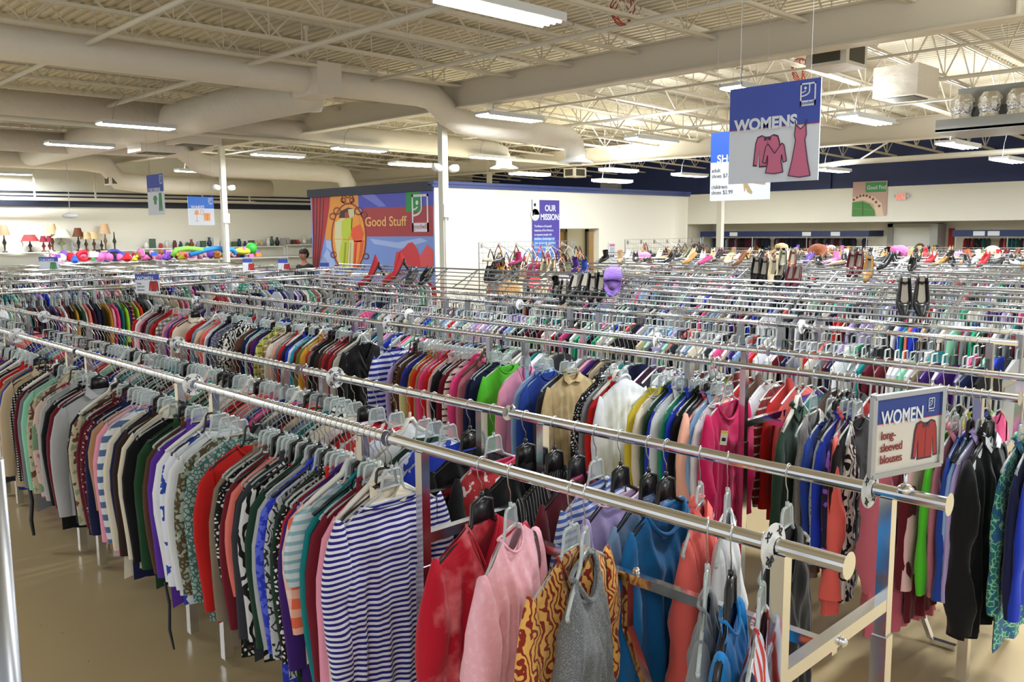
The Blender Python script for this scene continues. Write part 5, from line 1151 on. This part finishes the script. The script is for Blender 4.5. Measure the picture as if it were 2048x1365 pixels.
def purse_meshes():
    out = []
    for w, h, d, fl in ((.13, .2, .05, .03), (.16, .16, .06, 0), (.10, .26, .04, .02)):
        b_ = MB(); K = 8; n = 16; vs = []; fs = []
        for k in range(K+1):
            t_ = k/K; ww = w*(.72+.28*sin(t_*pi*.6))+fl*t_; dd = d*(.35+.65*sin(t_*pi*.55)); ww *= 1 if k < K else .92
            for j in range(n): th = 2*pi*j/n; vs.append((ww*abs(cos(th))**.6*(1 if cos(th) > 0 else -1), dd*sin(th), -.22-h*t_ + .008*sin(th*3)))
        for k in range(K):
            for j in range(n): fs.append((k*n+j, k*n+(j+1) % n, (k+1)*n+(j+1) % n, (k+1)*n+j))
        fs += [tuple(range(n)), tuple(range(K*n, K*n+n))[::-1]]; b_.add(vs, fs); s_ = MB().tube([(-w*.6, 0, -.23), (-w*.35, 0, -.08), (0, 0, 0), (w*.35, 0, -.08), (w*.6, 0, -.23)], .008, 6)
        a1, a2 = b_.mesh('bag', True), s_.mesh('strap', True); a1.materials.append(white); a2.materials.append(white); out.append((a1, a2))
    return out
PU = purse_meshes(); R = random.Random(21)
for side, (xa, xb, cl) in enumerate(((10.4, 12.9, ['black', 'black', 'tan', 'burgundy', 'dark_grey', 'brown', 'tan', 'black', 'beige', 'blue', 'cream', 'black', 'red', 'red', 'cream', 'white', 'brown', 'black', 'olive', 'burgundy', 'silver', 'orange', 'black', 'burgundy']), (14.6, 17.3, ['cream', 'tan', 'red', 'burgundy', 'black', 'dark_grey', 'black', 'red', 'white', 'black', 'brown', 'black', 'tan', 'dark_grey', 'black', 'cream', 'burgundy', 'brown', 'black', 'dark_grey']))):
    lay2 = cl[5:]+cl[:5]
    for i2, c in enumerate(cl+lay2):
        low_ = i2 >= len(cl); i = i2 % len(cl); b_, s_ = R.choice(PU); x = xa+(xb-xa)*(i+.5)/len(cl); f = R.random()
        o = setm(link('purse', b_, None, (x+(.05 if low_ else 0), 11.46-.36*f-(.06 if low_ else 0), 1.76-.18*f-(.14 if low_ else 0))), LEA[c]); o.rotation_euler = (0, R.gauss(0, .1), R.uniform(-.9, .3)); o.scale = (1.35,)*3
        row = lay2 if low_ else cl; pv = word(row[i-1]) if i else 'end'; nxw = word(row[i+1]) if i+1 < len(cl) else 'end'
        tag(o, '%s purse hanging %sbetween %s and %s ones on the %s purse grid' % (word(c), 'lower ' if low_ else '', pv, nxw, ('first', 'second')[side]), 'purse', 'purses on the %s grid' % ('first', 'second')[side]); setm(link('strap', s_, o), LEA[c])

# ------------------------------------------------------------------ right wall racks in the recess
def wall_rack(y0, y1, label, pal, seed, kindw):
    t = thing('wall_rack', label, 'wall rack', (WX+1.2, y0, 0)); L = y1-y0
    MB().box((-.55, 0, 1.76), (-.50, L, 1.93)).box((-.5, 0, 1.76), (.45, .05, 1.93)).box((-.5, L-.05, 1.76), (.45, L, 1.93)).build('valance', navy, t)
    m = MB().tube([(0, .05, 1.9), (0, L-.05, 1.9)], .016, 8)
    for k in range(4): m.tube([(-.5, .08+(L-.16)*k/3, 0), (-.5, .08+(L-.16)*k/3, 1.76)], .015, 8)
    m.build('rail', chromed, t)
    R = random.Random(seed); y = y0+.1; prev = 'first'; n = 0
    while y < y1-.1:
        if R.random() < .08: y += .25
        c = R.choice(pal); ms = lib('long', .62, 'round', R.randrange(2), False)
        setm(tag(link('coat' if kindw == 'coat' else 'dress', ms['torso'], None, (WX+1.2, y, 1.9)), '%s %s on the far wall rack, beside the %s one' % (word(c), kindw, word(prev)), kindw, '%ss on the wall rack' % kindw), cloth(c))
        prev = c; y += R.uniform(.07, .11)
wall_rack(10.75, 16.4, 'blue-topped wall rack of dark coats left of the roller door', ['black', 'navy', 'charcoal', 'charcoal', 'burgundy', 'grey', 'plum', 'dark_green', 'black', 'maroon', 'light_grey'], 31, 'coat')
wall_rack(4.6, 8.5, 'blue-topped wall rack of red and green dresses at the right edge', ['red', 'burgundy', 'dark_green', 'teal', 'red_and_white_print', 'coral', 'black', 'maroon', 'black_floral', 'pink_floral'], 32, 'dress')
for y in (15.0, 12.5, 11.6, 7.7, 7.35, 5.9):
    tag(MB().box((WX+.64, y, 1.78), (WX+.652, y+.28, 1.9)).build('price_card', signw), 'small white card stuck on the blue valance of a wall rack', 'card', 'cards on the wall rack valances')
tag(MB().box((WX+1.66, 8.8, 1.45), (WX+1.69, 8.95, 1.98)).box((WX+1.655, 8.83, 1.5), (WX+1.66, 8.92, 1.93)).build('wall_notice', redink), 'narrow red vertical notice between the roller door and the dresses', 'notice')
tag(MB().box((WX+1.0, 9.0, 0), (WX+1.6, 9.2, 2.1)).build('tall_cabinet', greym), 'tall grey cabinet side right of the roller door', 'cabinet')

# ------------------------------------------------------------------ wares shelves along the far left wall
def shelf_unit(x0, x1, z, label):
    t = thing('wall_shelf', label, 'shelf', (x0, WY-.02, 0)); L = x1-x0
    for zz in (z, z-.38, z-.76): MB().box((0, -.5, zz-.03), (L, -.02, zz)).build('shelf_board', white, t)
    for x in (0, L/2, L): MB().box((x-.015, -.5, 0), (x+.015, -.46, z)).build('post', white, t)
shelf_unit(6.3, 10.2, 1.52, 'white shelf with table lamps along the far left wall'); shelf_unit(10.3, 15, 1.56, 'white shelf with small wares next to the lamp shelf'); shelf_unit(15.1, 20, 1.6, 'white shelf with ornaments right of the far column')
shadem = {}
for px, h, wd, c, base, l in ((10, .75, .16, 'a88c6c', '3a2c20', 'tall thin lamp with a brown shade at the left end'), (44, .6, .05, 'e8e6e0', 'e8e6e0', 'white slender lamp base without a shade'), (61, .48, .24, '9c3a3a', '1c1616', 'table lamp with a wide red striped shade'), (88, .44, .10, '8c2438', '8c2438', 'small burgundy lamp, first of two alike'), (100, .44, .10, '8c2438', '7c2434', 'small burgundy lamp, second of two alike'), (106, .78, .16, 'd0ae88', '6c5034', 'tall lamp with a peach shade behind the burgundy ones'),
   (124, .62, .30, 'eee8d0', '9aa07c', 'lamp with a big cream shade and green base'), (145, .36, .02, 'c8ccd0', 'c8ccd0', 'clear glass lamp base without a shade'), (158, .66, .15, '6c3c24', '1c1814', 'lamp with a square dark brown shade'), (173, .54, .16, 'e2c898', '4c3420', 'lamp with a pale yellow shade right of the dark brown one'), (189, .55, .15, 'e2c898', '5c4028', 'lamp with a pale yellow shade and brown stem'), (204, .42, .02, '2c2018', '2c2018', 'dark turned lamp base'), (212, .78, .16, 'dcb890', '8c6c4c', 'tall lamp with a tan shade at the right end'), (230, .74, .06, '3c3428', '3c3428', 'dark bent reading lamp at the end of the shelf')):
    q = ony(px, 500, WY-.3); t = thing('table_lamp', l, 'lamp', (q.x, q.y, 1.52)); bm_ = mat('lamp_base_'+base, base, .4); sm_ = mat('lamp_shade_'+c, c, .8)
    MB().lathe([(.001, 0), (.07, 0), (.07, .02), (.02, .04), (.025, h*.25), (.055 if base != '9aa07c' else .12, h*.35), (.02, h*.5), (.012, h*.72), (.001, h*.74)], 14).build('base', bm_, t, smooth=True)
    if wd > .07: MB().lathe([(wd, h*.62), (wd*.55, h)], 20).build('lamp_shade', sm_, t)
R = random.Random(8)
WC = ['1a1a1e', '5c2c2c', 'e8e4dc', '3c5c48', 'c8b88c', '8c98a4', '7c3c2c', 'd8d0c4', '2c3c5c', 'a8a49c', 'c03434', '486040']
for i in range(46):
    x = 10.5+9.2*i/46+R.uniform(-.05, .05); kd = R.choice(['vase', 'picture_frame', 'figurine', 'jar', 'box']); c = R.choice(WC); m_ = mat('ware_'+c, c, .4); h = R.uniform(.14, .32); mb = MB()
    if kd == 'vase': mb.lathe([(.001, 0), (.05, 0), (.08, h*.4), (.03, h*.8), (.05, h)], 12)
    elif kd == 'picture_frame': mb.box((-.1, -.01, 0), (.1, .01, h)).box((-.08, -.014, .02), (.08, -.01, h-.02))
    elif kd == 'figurine': mb.ball((0, 0, h*.3), h*.3, 10, 7).ball((0, 0, h*.75), h*.18, 10, 7).ball((.02, -.03, h*.55), h*.12, 8, 5)
    elif kd == 'jar': mb.lathe([(.001, 0), (.06, 0), (.065, h*.7), (.04, h*.8), (.045, h), (.001, h)], 12)
    else: mb.box((-.08, -.06, 0), (.08, .06, h*.8)).box((-.083, -.063, h*.7), (.083, .063, h*.82))
    x_ = x; zt = 1.56 if x < 15 else 1.6
    tag(mb.build(kd, m_, smooth=kd in ('vase', 'jar', 'figurine'), loc=(x_, WY-.28, zt)), '%s on the far wall shelf, %s in colour' % (word(kd), {'1a1a1e': 'black', '5c2c2c': 'dark red', 'e8e4dc': 'white', '3c5c48': 'dark green', 'c8b88c': 'straw', '8c98a4': 'blue grey', '7c3c2c': 'rust', 'd8d0c4': 'cream', '2c3c5c': 'navy', 'a8a49c': 'grey', 'c03434': 'red', '486040': 'moss green'}[c]), word(kd), 'small wares on the far wall shelf')
# toys and soft things heaped on the tops of the crosswise racks
R = random.Random(14); TC = {'f07ab8': 'pink', '3a6ad8': 'blue', 'd8202c': 'red', 'f0e8e8': 'white', '8a5ad0': 'violet', 'e8923c': 'orange', '2a2428': 'black', 'e8d83c': 'yellow', 'f4b8d8': 'light pink', '6cc0e0': 'sky blue', '58b858': 'green', '9c6c44': 'brown'}
tk = list(TC)
tray = thing('toy_table', 'white slanted bin holding toys behind the childrens rack sign', 'bin', (7.2, 20.6, 0)); MB().bar((-1.2, .35, 1.38), (1.2, .35, 1.38), .8, .03).bar((-1.2, -.1, 1.36), (.0, -.1, 1.22), .9, .03).build('bin_top', white, tray); tr2 = tag(MB().bar((8.45, 20.6, 1.385), (12.4, 20.6, 1.385), 1.2, .02).box((8.5, 20.1, 0), (8.54, 20.14, 1.38)).box((12.3, 20.1, 0), (12.34, 20.14, 1.38)).build('toy_rack', chromed), 'low metal rack top carrying the toys behind the far column', 'rack')
for x in (-1.1, 1.1): MB().box((x-.03, -.4, 0), (x+.03, .4, 1.36)).build('side', white, tray)
for i in range(96):
    px = 85+435*(i+.5)/96+R.uniform(-3, 3); py = R.uniform(500, 516); q = ony(px, py, R.uniform(20.1, 21.1)); c = R.choices(tk, [6, 2, 3, 4, 2, 1, 3, 1, 4, 1, 1, 1])[0]
    m_ = mat('toy_'+c, c, .8); r_ = R.uniform(.055, .105); kd = R.choice(['stuffed_toy', 'stuffed_toy', 'toy_ball', 'toy_box']); mb = MB(); z = 1.395+r_*(.8 if kd == 'stuffed_toy' else 1 if kd == 'toy_ball' else .55)+R.choice([0, 0, .1])
    if kd == 'toy_ball': mb.ball((0, 0, 0), r_, 14, 9)
    elif kd == 'toy_box': mb.cbox((0, 0, 0), (r_*2, r_*1.2, r_*1.1)).cbox((0, 0, r_*.6), (r_*2.05, r_*1.25, r_*.2))
    else:
        mb.ball((0, 0, -.02), r_, 12, 8, sz=.8); mb.ball((r_*.8, 0, .04), r_*.6, 10, 7); mb.ball((r_*1.0, r_*.3, .04+r_*.5), r_*.22, 8, 5); mb.ball((r_*1.0, -r_*.3, .04+r_*.5), r_*.22, 8, 5)
        for a_ in (-.5, .5): mb.tube([(-r_*.5, a_*r_, -.02), (-r_*1.2, a_*r_*1.4, -.05)], [r_*.28, r_*.2], 8)
    o = mb.build(kd, m_, smooth=kd != 'toy_box', loc=(q.x, q.y, z)); o.rotation_euler = (0, 0, R.uniform(0, 6))
    tag(o, '%s %s heaped on top of the far bin' % (TC[c], word(kd)), word(kd), 'toys heaped on the far bin')
for px, py, r_, c, l in ((167, 505, .12, 'd8202c', 'big red ring toy lying in the toy heap'), (228, 503, .13, '3a3a98', 'round purple and orange toy case in the heap')):
    q = ony(px, py, 20.2); o = MB().tube([(r_*cos(a_), 0, r_*.7*sin(a_)) for a_ in [i*2*pi/20 for i in range(21)]], .05, 10).build('toy_ring', mat('toy2_'+c, c, .5), smooth=True, loc=(q.x, 20.2, 1.53)); tag(o, l, 'toy')
for pts, c, l in ((((345, 512), (352, 500), (375, 497), (405, 500)), '8cc850', 'green pool noodle draped over the far toys'), (((380, 510), (410, 500), (430, 497), (465, 499), (472, 508)), '2a8ae0', 'long blue pool noodle behind the far column')):
    q = [ony(x, y, 19.9) for x, y in pts]; tag(MB().tube([Vector((p.x, p.y, max(p.z, 1.45))) for p in q], .06, 10).build('pool_noodle', mat('foam_'+c, c, .7), smooth=True), l, 'pool noodle')
q = ony(503, 498, 20.2); tag(MB().ball((0, 0, 0), .14, 16, 10).build('ball', mat('ball_green', '2fae3c', .5), smooth=True, loc=(q.x, q.y, 1.62)), 'shiny green ball right of the far column', 'ball')
q = ony(485, 503, 20.2); tag(MB().ball((0, 0, 0), .15, 12, 8, sx=1.5, sz=.6).ball((.2, 0, .05), .08, 10, 7).build('stuffed_toy', mat('toy_yellow', 'e8e040', .8), smooth=True, loc=(q.x, q.y, 1.55)), 'yellow stuffed toy just left of the green ball', 'toy')
# lights above the blue noodle etc. are built with the ceiling
for o in [o for o in S.objects if o.type == 'FONT']:
    pass
bpy.context.view_layer.update(); dg = bpy.context.evaluated_depsgraph_get()
for o in [o for o in S.objects if o.type == 'FONT']:
    me = bpy.data.meshes.new_from_object(o.evaluated_get(dg)); n_ = link('lettering', me, o.parent); n_.matrix_local = o.matrix_local.copy(); bpy.data.objects.remove(o)
S.view_settings.view_transform = 'Standard'; S.view_settings.look = 'None'; S.view_settings.gamma = 1; S.view_settings.exposure = .55; S.view_settings.use_curve_mapping = False
S.cycles.max_bounces = 6; S.cycles.diffuse_bounces = 3; S.cycles.glossy_bounces = 3; S.cycles.transparent_max_bounces = 12; S.cycles.transmission_bounces = 2
S.cycles.sample_clamp_indirect = 6; S.cycles.caustics_reflective = False; S.cycles.caustics_refractive = False; S.cycles.use_light_tree = True
